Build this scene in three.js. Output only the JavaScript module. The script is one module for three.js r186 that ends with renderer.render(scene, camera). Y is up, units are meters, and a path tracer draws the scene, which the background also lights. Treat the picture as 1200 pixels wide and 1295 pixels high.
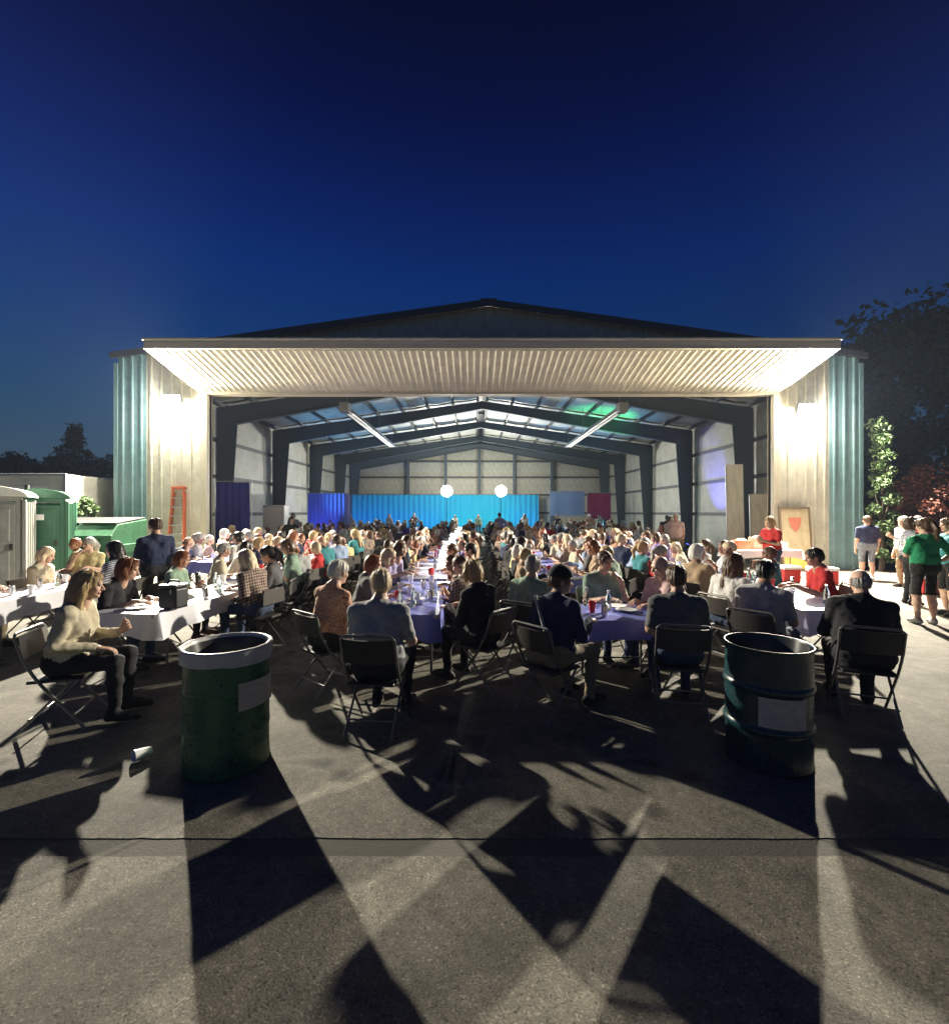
import * as THREE from 'three';
import { mergeGeometries, toCreasedNormals } from 'three/addons/utils/BufferGeometryUtils.js';
import { RoundedBoxGeometry } from 'three/addons/geometries/RoundedBoxGeometry.js';

// ------------------------------------------------------------------ camera, sky, exposure
const scene = new THREE.Scene();
const camera = new THREE.PerspectiveCamera(2 * Math.atan(647.5 / 600) * 180 / Math.PI, 948 / 1024, 0.1, 600);
camera.position.set(0, 1.85, 0);
camera.lookAt(0, 1.85, -10);
const renderer = new THREE.WebGLRenderer({ antialias: true });
renderer.setSize(948, 1024);
renderer.toneMapping = THREE.LinearToneMapping;
renderer.toneMappingExposure = 1.0;
renderer.shadowMap.enabled = true;

const FLOOD = 1500, SPILL = 27, STAGE = 200;      // candela: wall floods, their back spill, floods on the stage

const lin = c => (c <= 0.04045 ? c / 12.92 : Math.pow((c + 0.055) / 1.055, 2.4));
{ // night sky just after dusk: deep blue overhead, grey glow at the horizon, a little brighter in the west (left)
  const W = 512, H = 256, data = new Float32Array(W * H * 4);
  const stops = [[-90, 34, 40, 50], [0, 60, 76, 88], [5, 50, 70, 88], [11, 24, 60, 94], [18, 10, 50, 102], [26, 4, 40, 102], [33, 4, 26, 84], [40, 2, 13, 60], [48, 1, 6, 38], [70, 2, 4, 24], [90, 2, 3, 20]];
  for (let j = 0; j < H; j++) {
    const el = (j + 0.5) / H * 180 - 90;
    let k = 0; while (k < stops.length - 2 && el > stops[k + 1][0]) k++;
    const [e0, ...c0] = stops[k], [e1, ...c1] = stops[k + 1];
    const t = Math.min(1, Math.max(0, (el - e0) / (e1 - e0)));
    for (let i = 0; i < W; i++) {
      const az = ((i + 0.5) / W - 0.5) * 2 * Math.PI;           // atan2(z, x)
      const west = 1 - 0.3 * Math.cos(az);                        // +x is darker
      const o = (j * W + i) * 4;
      for (let q = 0; q < 3; q++) data[o + q] = lin((c0[q] * (1 - t) + c1[q] * t) / 255) * west;
      data[o + 3] = 1;
    }
  }
  const sky = new THREE.DataTexture(data, W, H, THREE.RGBAFormat, THREE.FloatType);
  sky.mapping = THREE.EquirectangularReflectionMapping; sky.colorSpace = THREE.LinearSRGBColorSpace;
  sky.magFilter = THREE.LinearFilter; sky.minFilter = THREE.LinearFilter; sky.needsUpdate = true;
  scene.background = sky; scene.environment = sky;
}

// ------------------------------------------------------------------ helpers
let seed = 20240611;
const rnd = () => { seed = (seed + 0x6D2B79F5) | 0; let t = Math.imul(seed ^ (seed >>> 15), 1 | seed); t = (t + Math.imul(t ^ (t >>> 7), 61 | t)) ^ t; return ((t ^ (t >>> 14)) >>> 0) / 4294967296; };
const rr = (a, b) => a + (b - a) * rnd();
const pick = a => a[Math.floor(rnd() * a.length)];
const V = (x, y, z) => new THREE.Vector3(x, y, z);
const PI = Math.PI;
const used = {};
function numbered(n) { if (!(n in used)) { used[n] = 0; return n; } used[n]++; return n + '_' + String(used[n]).padStart(3, '0'); }
function tag(o, label, category, group, kind) { o.userData.label = label; o.userData.category = category; if (group) o.userData.group = group; if (kind) o.userData.kind = kind; return o; }
function thing(name, label, category, p = [0, 0, 0], turn = 0, group) { const o = new THREE.Group(); o.name = numbered(name); o.position.set(...p); o.rotation.y = turn; scene.add(o); return tag(o, label, category, group); }
function part(name, geo, m, parent) { const o = new THREE.Mesh(geo, m); o.name = name; parent.add(o); return o; }
function solo(name, geo, m, label, category, p = [0, 0, 0], turn = 0, group) { const o = new THREE.Mesh(geo, m); o.name = numbered(name); o.position.set(...p); o.rotation.y = turn; scene.add(o); return tag(o, label, category, group); }
function struct(name, geo, m) { const o = new THREE.Mesh(geo, m); o.name = numbered(name); o.userData.kind = 'structure'; scene.add(o); return o; }
function dup(root, p, turn = 0, label, group) { const c = root.clone(); c.name = numbered(root.name.replace(/_\d{3}$/, '')); c.position.set(...p); c.rotation.y = turn; c.userData = { ...root.userData }; if (label) c.userData.label = label; if (group) c.userData.group = group; scene.add(c); return c; }
const clean = g => { const h = g.index ? g.toNonIndexed() : g; for (const k of Object.keys(h.attributes)) if (!['position', 'normal', 'uv'].includes(k)) h.deleteAttribute(k); if (!h.attributes.uv) h.setAttribute('uv', new THREE.BufferAttribute(new Float32Array(h.attributes.position.count * 2), 2)); return h; };
const merge = list => mergeGeometries(list.map(clean));
const box = (w, h, d, x = 0, y = 0, z = 0) => new THREE.BoxGeometry(w, h, d).translate(x, y, z);
const rbox = (w, h, d, x = 0, y = 0, z = 0, r = 0.012) => new RoundedBoxGeometry(w, h, d, 1, Math.min(r, w / 2.1, h / 2.1, d / 2.1)).translate(x, y, z);
function bar(a, b, r0, r1 = r0, seg = 8) { a = V(...a); b = V(...b); const d = b.clone().sub(a), g = new THREE.CylinderGeometry(r1, r0, d.length(), seg); g.applyQuaternion(new THREE.Quaternion().setFromUnitVectors(V(0, 1, 0), d.clone().normalize())); return g.translate(...a.clone().add(b).multiplyScalar(0.5).toArray()); }
function beam(a, b, w, h) { a = V(...a); b = V(...b); const g = new THREE.BoxGeometry(w, h, a.distanceTo(b)); const m = new THREE.Matrix4().lookAt(a, b, Math.abs(b.y - a.y) > 0.97 * a.distanceTo(b) ? V(0, 0, 1) : V(0, 1, 0)); g.applyMatrix4(m); return g.translate(...a.clone().add(b).multiplyScalar(0.5).toArray()); }
const tube = (pts, r, seg = 24, rad = 8) => new THREE.TubeGeometry(new THREE.CatmullRomCurve3(pts.map(p => V(...p)), false, 'catmullrom', 0.15), seg, r, rad);
const lathe = (pts, seg = 32) => new THREE.LatheGeometry(pts.map(p => new THREE.Vector2(...p)), seg);
const rgb = (r, g, b) => new THREE.Color().setRGB(r, g, b);
const mat = (c, o = {}) => new THREE.MeshStandardMaterial({ color: Array.isArray(c) ? rgb(...c) : c, roughness: 0.8, ...o });
// value noise
const hash = (x, y, z) => { let h = Math.imul(x, 374761393) ^ Math.imul(y, 668265263) ^ Math.imul(z, 1274126177); h = Math.imul(h ^ (h >>> 13), 1274126177); return ((h ^ (h >>> 16)) >>> 0) / 4294967296; };
function noise(x, y, z) {
  const X = Math.floor(x), Y = Math.floor(y), Z = Math.floor(z), f = t => t * t * (3 - 2 * t), u = f(x - X), v = f(y - Y), w = f(z - Z), L = (a, b, t) => a + (b - a) * t;
  return L(L(L(hash(X, Y, Z), hash(X + 1, Y, Z), u), L(hash(X, Y + 1, Z), hash(X + 1, Y + 1, Z), u), v), L(L(hash(X, Y, Z + 1), hash(X + 1, Y, Z + 1), u), L(hash(X, Y + 1, Z + 1), hash(X + 1, Y + 1, Z + 1), u), v), w) * 2 - 1;
}
// tileable 2-d noise on an n x n torus
function tileNoise(n, cells, s) {
  const out = new Float32Array(n * n), g = new Float32Array(cells * cells); for (let i = 0; i < g.length; i++) g[i] = hash(i, s, 7) * 2 - 1;
  for (let y = 0; y < n; y++) for (let x = 0; x < n; x++) {
    const fx = x / n * cells, fy = y / n * cells, X = Math.floor(fx), Y = Math.floor(fy); let u = fx - X, v = fy - Y; u = u * u * (3 - 2 * u); v = v * v * (3 - 2 * v);
    const a = g[Y * cells + X], b = g[Y * cells + (X + 1) % cells], c = g[((Y + 1) % cells) * cells + X], d = g[((Y + 1) % cells) * cells + (X + 1) % cells];
    out[y * n + x] = (a + (b - a) * u) * (1 - v) + (c + (d - c) * u) * v;
  }
  return out;
}
function dataTex(n, fn, srgb = true) {
  const d = new Uint8Array(n * n * 4);
  for (let i = 0; i < n * n; i++) { const c = fn(i, i % n, Math.floor(i / n)); for (let q = 0; q < 3; q++) d[i * 4 + q] = Math.max(0, Math.min(255, (Array.isArray(c) ? c[q] : c) * 255)); d[i * 4 + 3] = 255; }
  const t = new THREE.DataTexture(d, n, n); t.wrapS = t.wrapT = THREE.RepeatWrapping; t.magFilter = t.minFilter = THREE.LinearFilter; if (srgb) t.colorSpace = THREE.SRGBColorSpace; t.needsUpdate = true; return t;
}
function uvScale(g, s) { const u = g.attributes.uv; for (let i = 0; i < u.count; i++) u.setXY(i, u.getX(i) * s, u.getY(i) * s); return g; }
function uvFrom(g, a = 'x', b = 'y', s = 1) { const p = g.attributes.position, u = new Float32Array(p.count * 2), k = { x: 'getX', y: 'getY', z: 'getZ' }; for (let i = 0; i < p.count; i++) { u[2 * i] = p[k[a]](i) * s; u[2 * i + 1] = p[k[b]](i) * s; } g.setAttribute('uv', new THREE.BufferAttribute(u, 2)); return g; }

// ------------------------------------------------------------------ textures and materials
const N512 = [[6, 1], [17, 2], [61, 3], [190, 4]].map(([c, s]) => tileNoise(512, c, s));
const N1k = [[5, 11], [13, 12], [60, 13], [340, 14], [512, 15]].map(([c, s]) => tileNoise(1024, c, s));
const concreteMap = dataTex(1024, i => {
  const agg = N1k[3][i], fine = N1k[4][i], patch = N1k[0][i] * 0.05 + N1k[1][i] * 0.055 + N1k[2][i] * 0.035;
  let v = 0.41 + patch + fine * 0.06 + (agg > 0.45 ? (agg - 0.45) * 0.38 : agg < -0.55 ? (agg + 0.55) * 0.5 : 0);
  const stain = Math.max(0, N1k[1][i] * 0.7 + N1k[0][i] * 0.6 - 0.45) * 0.42; v -= stain;
  return [v * 1.03, v * 0.985, v * 0.885];
});
const concreteBump = dataTex(1024, i => 0.5 + N1k[3][i] * 0.3 + N1k[4][i] * 0.2, false);
const grime = dataTex(512, i => { const v = 0.93 + N512[0][i] * 0.04 + N512[1][i] * 0.04 + N512[2][i] * 0.03; return [v, v, v * 0.985]; });
const weave = dataTex(512, (i, x, y) => { const v = 0.9 + 0.06 * ((x >> 1 ^ y >> 1) & 1) + N512[2][i] * 0.05 + N512[1][i] * 0.04; return v; });
const rough = dataTex(512, i => 0.55 + N512[1][i] * 0.15 + N512[2][i] * 0.12 + N512[3][i] * 0.08, false);
const scuff = dataTex(512, i => { const s = N512[1][i] * 0.5 + N512[2][i] * 0.6; const v = s > 0.42 ? 0.55 + 0.3 * N512[3][i] : 0.95 + N512[0][i] * 0.05; return [v, v * 0.97, v * 0.92]; });
const plaid = dataTex(240, (i, x, y) => { const a = (x % 40) < 17, b = (y % 40) < 17, t = (x % 40) === 28 || (y % 40) === 28; return t ? [0.9, 0.86, 0.7] : a && b ? [0.3, 0.26, 0.3] : a || b ? [0.5, 0.43, 0.43] : [0.7, 0.64, 0.58]; });
const stripe = dataTex(256, (i, x, y) => ((y % 32) < 14 ? [0.92, 0.92, 0.92] : [0.35, 0.38, 0.5]));
const print = dataTex(512, i => { const v = N512[2][i]; return v > 0.25 ? [0.95, 0.8, 0.6] : v < -0.3 ? [0.55, 0.25, 0.3] : [0.8, 0.62, 0.55]; });

const M = {
  concrete: mat([1, 1, 1], { map: concreteMap, bumpMap: concreteBump, bumpScale: 0.001, roughness: 0.85 }),
  joint: mat([0.1, 0.094, 0.08], { roughness: 0.95, bumpMap: concreteBump, bumpScale: 0.002 }),
  earth: mat([0.035, 0.04, 0.022], { map: grime, roughness: 1 }),
  white: mat([0.7, 0.68, 0.6], { map: grime, roughness: 0.45, metalness: 0 }),
  cream: mat([0.7, 0.66, 0.55], { map: grime, roughness: 0.5 }),
  tan: mat([0.78, 0.68, 0.52], { map: grime, roughness: 0.6 }),
  teal: mat([0.22, 0.37, 0.42], { map: grime, roughness: 0.45 }),
  trim: mat([0.055, 0.06, 0.075], { roughness: 0.5 }),
  steel: mat([0.11, 0.14, 0.17], { roughness: 0.6 }),
  purlin: mat([0.12, 0.13, 0.14], { roughness: 0.6 }),
  insul: mat([0.66, 0.67, 0.62], { map: grime, roughness: 0.55 }),
  heater: mat([0.4, 0.42, 0.42], { roughness: 0.5 }),
  galv: mat([0.45, 0.46, 0.46], { roughness: 0.4, metalness: 0.7 }),
  black: mat([0.015, 0.015, 0.017], { roughness: 0.5 }),
  chair: mat([0.07, 0.062, 0.056], { roughness: 0.45, metalness: 0.3 }),
  chairTube: mat([0.22, 0.21, 0.2], { roughness: 0.35, metalness: 0.6 }),
  chairBlack: mat([0.02, 0.02, 0.024], { roughness: 0.45 }),
  tabletop: mat([0.5, 0.49, 0.46], { roughness: 0.5 }),
  clothWhite: mat([0.78, 0.77, 0.82], { roughness: 0.4 }),
  clothBlue: mat([0.2, 0.22, 0.62], { roughness: 0.4 }),
  clothLav: mat([0.5, 0.5, 0.74], { roughness: 0.4 }),
  drumGreen: mat([0.035, 0.17, 0.085], { map: scuff, roughnessMap: rough, roughness: 0.7 }),
  drumBlue: mat([0.012, 0.055, 0.075], { map: scuff, roughnessMap: rough, roughness: 0.62 }),
  bag: mat([0.55, 0.55, 0.52], { roughness: 0.35 }),
  bagDark: mat([0.02, 0.02, 0.022], { roughness: 0.3 }),
  paper: mat([0.62, 0.58, 0.5], { roughness: 0.9, map: grime }),
  pottyGreen: mat([0.028, 0.11, 0.065], { map: grime, roughness: 0.5 }),
  pottyGrey: mat([0.3, 0.31, 0.3], { map: grime, roughness: 0.5 }),
  pottyRoof: mat([0.6, 0.62, 0.58], { roughness: 0.4 }),
  dumpster: mat([0.025, 0.11, 0.06], { map: scuff, roughness: 0.55 }),
  plasticBlack: mat([0.02, 0.02, 0.02], { roughness: 0.6 }),
  orange: mat([0.55, 0.14, 0.06], { roughness: 0.45 }),
  red: mat([0.55, 0.03, 0.03], { roughness: 0.4 }),
  cupWhite: mat([0.8, 0.8, 0.8], { roughness: 0.4 }),
  cupRed: mat([0.6, 0.03, 0.03], { roughness: 0.35 }),
  bottle: new THREE.MeshPhysicalMaterial({ color: rgb(0.75, 0.9, 0.9), roughness: 0.05, transmission: 1, thickness: 0.03, ior: 1.33 }),
  can: mat([0.6, 0.6, 0.62], { roughness: 0.25, metalness: 0.9 }),
  bark: mat([0.06, 0.045, 0.032], { roughness: 1 }),
  navyDrape: mat([0.03, 0.035, 0.2], { roughness: 0.9 }),
  skyDrape: mat([0.03, 0.42, 0.7], { roughness: 0.85 }),
};
const leafMat = (r, g, b) => new THREE.MeshPhysicalMaterial({ color: rgb(r, g, b), roughness: 0.9, transmission: 0.25, thickness: 0, side: THREE.DoubleSide });
const glow = (r, g, b, k) => mat([r * 0.5, g * 0.5, b * 0.5], { emissive: rgb(r, g, b), emissiveIntensity: k, roughness: 0.4 });

function aim(light, to) { light.target.position.set(...to); scene.add(light.target); scene.add(light); light.castShadow = true; return light; }
function pointLight(c, i, p, radius = 2) { const l = new THREE.PointLight(c, i); l.position.set(...p); l.castShadow = true; l.shadow.radius = radius; scene.add(l); return l; }

// ------------------------------------------------------------------ ground
{
  const g = new THREE.PlaneGeometry(500, 500).rotateX(-PI / 2).translate(0, -0.02, -150); uvScale(g, 60); struct('ground', g, M.earth);
  const slab = (x0, x1, z0, z1, y) => { const q = new THREE.BoxGeometry(x1 - x0, 0.3, z1 - z0, 1600, 1, 1).translate((x0 + x1) / 2, y - 0.15, (z0 + z1) / 2); return uvFrom(q, 'x', 'z', 1 / 2.4); };
  const worn = (g, zEdge) => { const P = g.attributes.position; for (let i = 0; i < P.count; i++) if (Math.abs(P.getZ(i) - zEdge) < 0.001) { const x = P.getX(i), chip = Math.max(0, noise(x * 9, zEdge, 4) - 0.35) * 0.05; P.setZ(i, zEdge + 0.003 * noise(x * 4, zEdge, 1) + 0.002 * noise(x * 23, zEdge, 2) + 0.3 * (zEdge < -2.6 ? -chip : chip)); } g.computeVertexNormals(); return uvFrom(g, 'x', 'z', 1 / 2.4); };
  struct('concrete_apron', worn(slab(-40, 40, -15.08, -2.69, 0), -2.69), M.concrete);
  struct('pavement', worn(slab(-40, 40, -2.55, 6, 0), -2.55), M.concrete);
  struct('drain_channel', slab(-40, 40, -2.73, -2.51, -0.004), M.joint);
  struct('hangar_floor', slab(-11.3, 12.2, -43.4, -15.09, 0.004), M.concrete);
}
// ------------------------------------------------------------------ hangar
const HX0 = -11.4, HX1 = 12.3, HC = 0.45, ZF = -15.2, ZB = -43.5, EAVE = 6.7, APEX = 8.36, OX0 = -8.5, OX1 = 9.5, OH = 5.58;
const roofY = x => APEX - Math.abs(x - HC) * (APEX - EAVE) / ((HX1 - HX0) / 2);
function ribPanel(w, L, pitch = 0.3, topFn, botFn, deep = 0.04) {   // ribs run up +y, face +z
  const s = new THREE.Shape(), n = Math.max(1, Math.round(w / pitch)), p = w / n;
  s.moveTo(0, -0.012); s.lineTo(0, 0);
  for (let i = 0; i < n; i++) { const x = i * p; s.lineTo(x + p * 0.36, 0); s.lineTo(x + p * 0.42, deep); s.lineTo(x + p * 0.58, deep); s.lineTo(x + p * 0.64, 0); }
  s.lineTo(w - 0.003, 0); s.lineTo(w - 0.003, -0.012);
  let g = new THREE.ExtrudeGeometry(s, { depth: 1, bevelEnabled: false });
  g.rotateX(-PI / 2); g.scale(1, 1, -1);   // extrusion axis -> +y, outward stays +z
  const idx = g.index; if (!idx) { const P = g.attributes.position.array; for (let i = 0; i < P.length; i += 9) for (let q = 0; q < 3; q++) { const t = P[i + 3 + q]; P[i + 3 + q] = P[i + 6 + q]; P[i + 6 + q] = t; } }
  const P = g.attributes.position;
  for (let i = 0; i < P.count; i++) { const x = P.getX(i), up = P.getY(i) > 0.5; P.setY(i, up ? (topFn ? topFn(x) : L) : (botFn ? botFn(x) : 0)); }
  g.computeVertexNormals(); return uvFrom(g, 'x', 'y', 0.25);
}
const hangar = thing('hangar', 'wide white and teal metal aircraft hangar with open folding door', 'hangar');
{
  const wall = part('front_wall', merge([
    box(OX0 - HX0, OH, 0.16, (HX0 + OX0) / 2, OH / 2 + 0.01, ZF - 0.12), box(HX1 - OX1, OH, 0.16, (HX1 + OX1) / 2, OH / 2 + 0.01, ZF - 0.12), box(HX1 - HX0, 1.2, 0.16, HC, OH + 0.61, ZF - 0.12)]), M.tan, hangar);
  const put = (x0, x1, y0, m) => { const w = x1 - x0; const g = ribPanel(w, 1, 0.3, x => roofY(x0 + x) + 0.07, () => y0); part('wall_panel', g.translate(x0, 0, ZF), m, wall); };
  const fill = (a, b, y0, m, step) => { const n = Math.max(1, Math.round((b - a) / step)); for (let i = 0; i < n; i++) put(a + (b - a) * i / n, a + (b - a) * (i + 1) / n, y0, m); };
  fill(HX0, -10.5, 0.012, M.teal, 0.9); fill(-10.5, OX0 - 0.1, 0.012, M.white, 0.95);
  fill(OX1 + 0.1, 11.35, 0.012, M.white, 0.95); fill(11.35, HX1, 0.012, M.teal, 0.95);
  fill(OX0 - 0.1, HC, OH + 0.1, M.tan, 0.95); fill(HC, OX1 + 0.1, OH + 0.1, M.tan, 0.95);
  const jamb = (x) => part('door_jamb', box(0.2, OH, 0.3, x, OH / 2 + 0.012, ZF - 0.02), M.cream, hangar);
  jamb(OX0 - 0.1); jamb(OX1 + 0.1);
  part('door_header', box(OX1 - OX0 + 0.4, 0.2, 0.3, (OX0 + OX1) / 2, OH + 0.112, ZF - 0.022), M.cream, hangar);
  part('corner_trim', box(0.12, EAVE - 0.1, 0.1, HX0 - 0.062, (EAVE - 0.1) / 2 + 0.012, ZF - 0.01), M.teal, hangar);
  part('corner_trim', box(0.12, EAVE - 0.1, 0.1, HX1 + 0.062, (EAVE - 0.1) / 2 + 0.012, ZF - 0.01), M.teal, hangar);
  // roof
  const L = Math.hypot(HX1 - HC, APEX - EAVE), ang = Math.atan2(APEX - EAVE, HX1 - HC);
  const slope = (s, z0, z1, th, y) => new THREE.BoxGeometry(L + 0.08, th, z1 - z0).translate(s * (L + 0.08) / 2, 0, 0).rotateZ(-s * ang).translate(HC, APEX + y, (z0 + z1) / 2);
  const roof = part('roof', merge([slope(-1, ZB - 0.2, ZF + 0.22, 0.08, 0.14), slope(1, ZB - 0.2, ZF + 0.22, 0.08, 0.14)]), M.trim, hangar);
  part('rake_trim', slope(-1, ZF + 0.225, ZF + 0.27, 0.2, 0.1), M.trim, roof); part('rake_trim', slope(1, ZF + 0.225, ZF + 0.27, 0.2, 0.1), M.trim, roof);
  part('ridge_cap', box(0.5, 0.05, -ZB + ZF + 0.5, HC, APEX + 0.2, (ZB + ZF) / 2), M.trim, roof);
  // side walls, back wall (outer skin)
  part('side_wall', box(0.12, EAVE - 0.15, ZF - ZB - 0.3, HX0, (EAVE - 0.15) / 2 + 0.01, (ZF + ZB) / 2), M.white, hangar);
  part('side_wall', box(0.12, EAVE - 0.15, ZF - ZB - 0.3, HX1, (EAVE - 0.15) / 2 + 0.01, (ZF + ZB) / 2), M.white, hangar);
  const bs = new THREE.Shape(); bs.moveTo(HX0, 0); bs.lineTo(HX1, 0); bs.lineTo(HX1, EAVE); bs.lineTo(HC, APEX); bs.lineTo(HX0, EAVE);
  const back = part('back_wall', new THREE.ExtrudeGeometry(bs, { depth: 0.1, bevelEnabled: false }).translate(0, 0.01, ZB - 0.1), M.white, hangar);
  // rigid frames
  const frameZ = [-16.0, -20.7, -26.5, -32.4, -38.3, -42.9];
  const iw = 0.17;                       // inside face of girts
  for (const z of frameZ) {
    const f = part('rigid_frame', (() => {
      const gs = [];
      for (const s of [-1, 1]) {
        const xw = s < 0 ? HX0 + iw : HX1 - iw, inn = -s;
        const sh = new THREE.Shape(); const pts = [[xw, 0.01], [xw + inn * 0.4, 0.01], [xw + inn * 0.78, roofY(xw) - 1.05], [HC, APEX - 0.75], [HC, APEX - 0.32], [xw, roofY(xw) - 0.32]];
        sh.moveTo(...pts[0]); pts.slice(1).forEach(p => sh.lineTo(...p));
        gs.push(new THREE.ExtrudeGeometry(sh, { depth: 0.02, bevelEnabled: false }).translate(0, 0, z - 0.01));
        gs.push(beam([xw + inn * 0.4, 0.02, z], [xw + inn * 0.78, roofY(xw) - 1.05, z], 0.25, 0.03)); gs.push(beam([xw + inn * 0.78, roofY(xw) - 1.05, z], [HC, APEX - 0.75, z], 0.25, 0.03));
      }
      return merge(gs);
    })(), M.steel, hangar);
  }
  // purlins and ceiling blankets, girts and wall blankets
  const NP = 8, runs = [];
  for (const s of [-1, 1]) for (let k = 0; k <= NP; k++) { const x = HC + s * (0.25 + (HX1 - HC - 0.6) * k / NP), p = part('purlin', box(0.09, 0.2, ZF - ZB - 0.8, x, roofY(x) - 0.2, (ZF + ZB) / 2), M.purlin, hangar); }
  for (let b = 0; b < frameZ.length - 1; b++) for (const s of [-1, 1]) for (let k = 0; k < NP; k++) {
    const x0 = 0.32 + (HX1 - HC - 0.6) * k / NP, x1 = 0.18 + (HX1 - HC - 0.6) * (k + 1) / NP, z0 = frameZ[b + 1] + 0.18, z1 = frameZ[b] - 0.18;
    const g = new THREE.BoxGeometry((x1 - x0) / Math.cos(ang), 0.05, z1 - z0, 6, 1, 8); const P = g.attributes.position, hw = (x1 - x0) / 2, hd = (z1 - z0) / 2;
    for (let i = 0; i < P.count; i++) { const u = P.getX(i) / hw, v = P.getZ(i) / hd; P.setY(i, P.getY(i) - 0.05 * (1 - u * u * 0.9) * (0.7 + 0.3 * noise(u * 2 + k, v * 3 + b, s)) ); }
    g.computeVertexNormals(); g.rotateZ(-s * ang).translate(HC + s * (x0 + x1) / 2, roofY(HC + (x0 + x1) / 2) - 0.13, (z0 + z1) / 2); uvFrom(g, 'x', 'z', 0.2);
    part('ceiling_blanket', g, M.insul, hangar);
  }
  const girtY = [0.02, 1.75, 3.4, 5.0, 6.45];
  for (const s of [-1, 1]) {
    const xw = s < 0 ? HX0 + 0.12 : HX1 - 0.12;
    for (let j = 1; j < 4; j++) part('girt', box(0.1, 0.16, ZF - ZB - 0.8, xw, girtY[j], (ZF + ZB) / 2), M.purlin, hangar);
    for (let b = 0; b < frameZ.length - 1; b++) for (let j = 0; j < 4; j++) {
      const z0 = frameZ[b + 1] + 0.15, z1 = frameZ[b] - 0.15, y0 = girtY[j] + 0.07, y1 = girtY[j + 1] - 0.07;
      const g = new THREE.BoxGeometry(0.04, y1 - y0, z1 - z0, 1, 4, 10); const P = g.attributes.position;
      for (let i = 0; i < P.count; i++) P.setX(i, P.getX(i) - s * 0.03 * (1 - (2 * P.getY(i) / (y1 - y0)) ** 2) * (0.6 + 0.4 * noise(P.getZ(i) * 1.5, j, b)));
      g.computeVertexNormals(); uvFrom(g, 'z', 'y', 0.3); part('wall_blanket', g.translate(s < 0 ? HX0 + 0.085 : HX1 - 0.085, (y0 + y1) / 2, (z0 + z1) / 2), M.insul, hangar);
    }
  }
  for (let j = 1; j < 5; j++) part('girt', box(HX1 - HX0 - 0.8, 0.16, 0.1, HC, girtY[j] + 0.02, ZB + 0.1), M.purlin, back);
  for (const x of [-6, -2.6, HC, 3.6, 7]) part('wall_column', merge([box(0.03, roofY(x) - 0.5, 0.35, x, (roofY(x) - 0.5) / 2 + 0.01, ZB + 0.33), box(0.25, roofY(x) - 0.5, 0.02, x, (roofY(x) - 0.5) / 2 + 0.01, ZB + 0.515)]), M.steel, back);
}
{ // folded-up door: a wedge of two leaves standing out over the apron
  const door = part('folding_door', merge([
    beam([OX0 - 0.2, 5.76, ZF + 0.12], [OX1 + 0.15, 5.76, ZF + 0.12], 0.1, 0.12), beam([OX0 - 0.25, 6.28, -12.64], [OX1 + 0.15, 6.28, -12.64], 0.1, 0.12)]), M.cream, hangar);
  const x0 = OX0 - 0.22, x1 = OX1 + 0.15, n = 24, y0 = 5.66, y1 = 6.16, z0 = ZF + 0.22, z1 = -12.62, L = Math.hypot(y1 - y0, z1 - z0), a = Math.atan2(y1 - y0, z1 - z0), w = (x1 - x0) / n;
  const lower = ribPanel(w, L, 0.2, null, null, 0.024); lower.rotateX(PI / 2 - a);   // length runs out along +z, ribs face down
  for (let i = 0; i < n; i++) part('door_panel', i ? lower.clone().translate(x0 + w * i, y0, z0) : lower.clone().translate(x0, y0, z0), M.cream, door);
  part('upper_leaf', beam([HC, 6.66, ZF + 0.16], [HC, 6.41, -12.62], x1 - x0, 0.04), M.cream, door);
  part('fascia', rbox(x1 - x0 + 0.04, 0.25, 0.05, (x0 + x1) / 2, 6.285, -12.55), M.cream, door);
  part('fascia_trim', rbox(x1 - x0 + 0.1, 0.06, 0.07, (x0 + x1) / 2, 6.425, -12.54), M.white, door);
  for (const x of [x0 - 0.02, x1 + 0.02]) part('end_truss', merge([beam([x, 5.7, ZF + 0.2], [x, 6.19, -12.65], 0.04, 0.05), beam([x, 6.64, ZF + 0.18], [x, 6.39, -12.65], 0.04, 0.05), beam([x, 5.89, -14.2], [x, 6.56, -14.25], 0.035, 0.035)]), M.cream, door);
}
// tube heaters under the roof
for (const [x, lab] of [[-4.9, 'pale radiant heater tube hung under the roof on the dark blue drape side'], [5.6, 'pale radiant heater tube hung under the roof on the side of the green light']]) {
  const t = thing('tube_heater', lab, 'heater', [x, 5.85, -23.5], 0, 'radiant heater tubes under the roof');
  part('reflector', (() => { const s = new THREE.Shape(); s.moveTo(-0.2, -0.1); s.lineTo(-0.1, 0.05); s.lineTo(0.1, 0.05); s.lineTo(0.2, -0.1); s.lineTo(0.18, -0.1); s.lineTo(0.09, 0.035); s.lineTo(-0.09, 0.035); s.lineTo(-0.18, -0.1); return new THREE.ExtrudeGeometry(s, { depth: 10.5, bevelEnabled: false }).translate(0, 0, -5.25); })(), M.heater, t);
  part('burner_box', rbox(0.35, 0.35, 0.5, 0, -0.05, 5.45), M.galv, t);
  part('tube', bar([0, -0.05, -5.2], [0, -0.05, 5.25], 0.05, 0.05, 10), M.galv, t);
  for (const z of [-4.8, -1, 2.6, 5.2]) part('hanger', bar([0, 0.03, z], [0, 8.36 - 5.85 - Math.abs(x - HC) * 0.1477 - 0.25, z], 0.008, 0.008, 5), M.galv, t);
}
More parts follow.
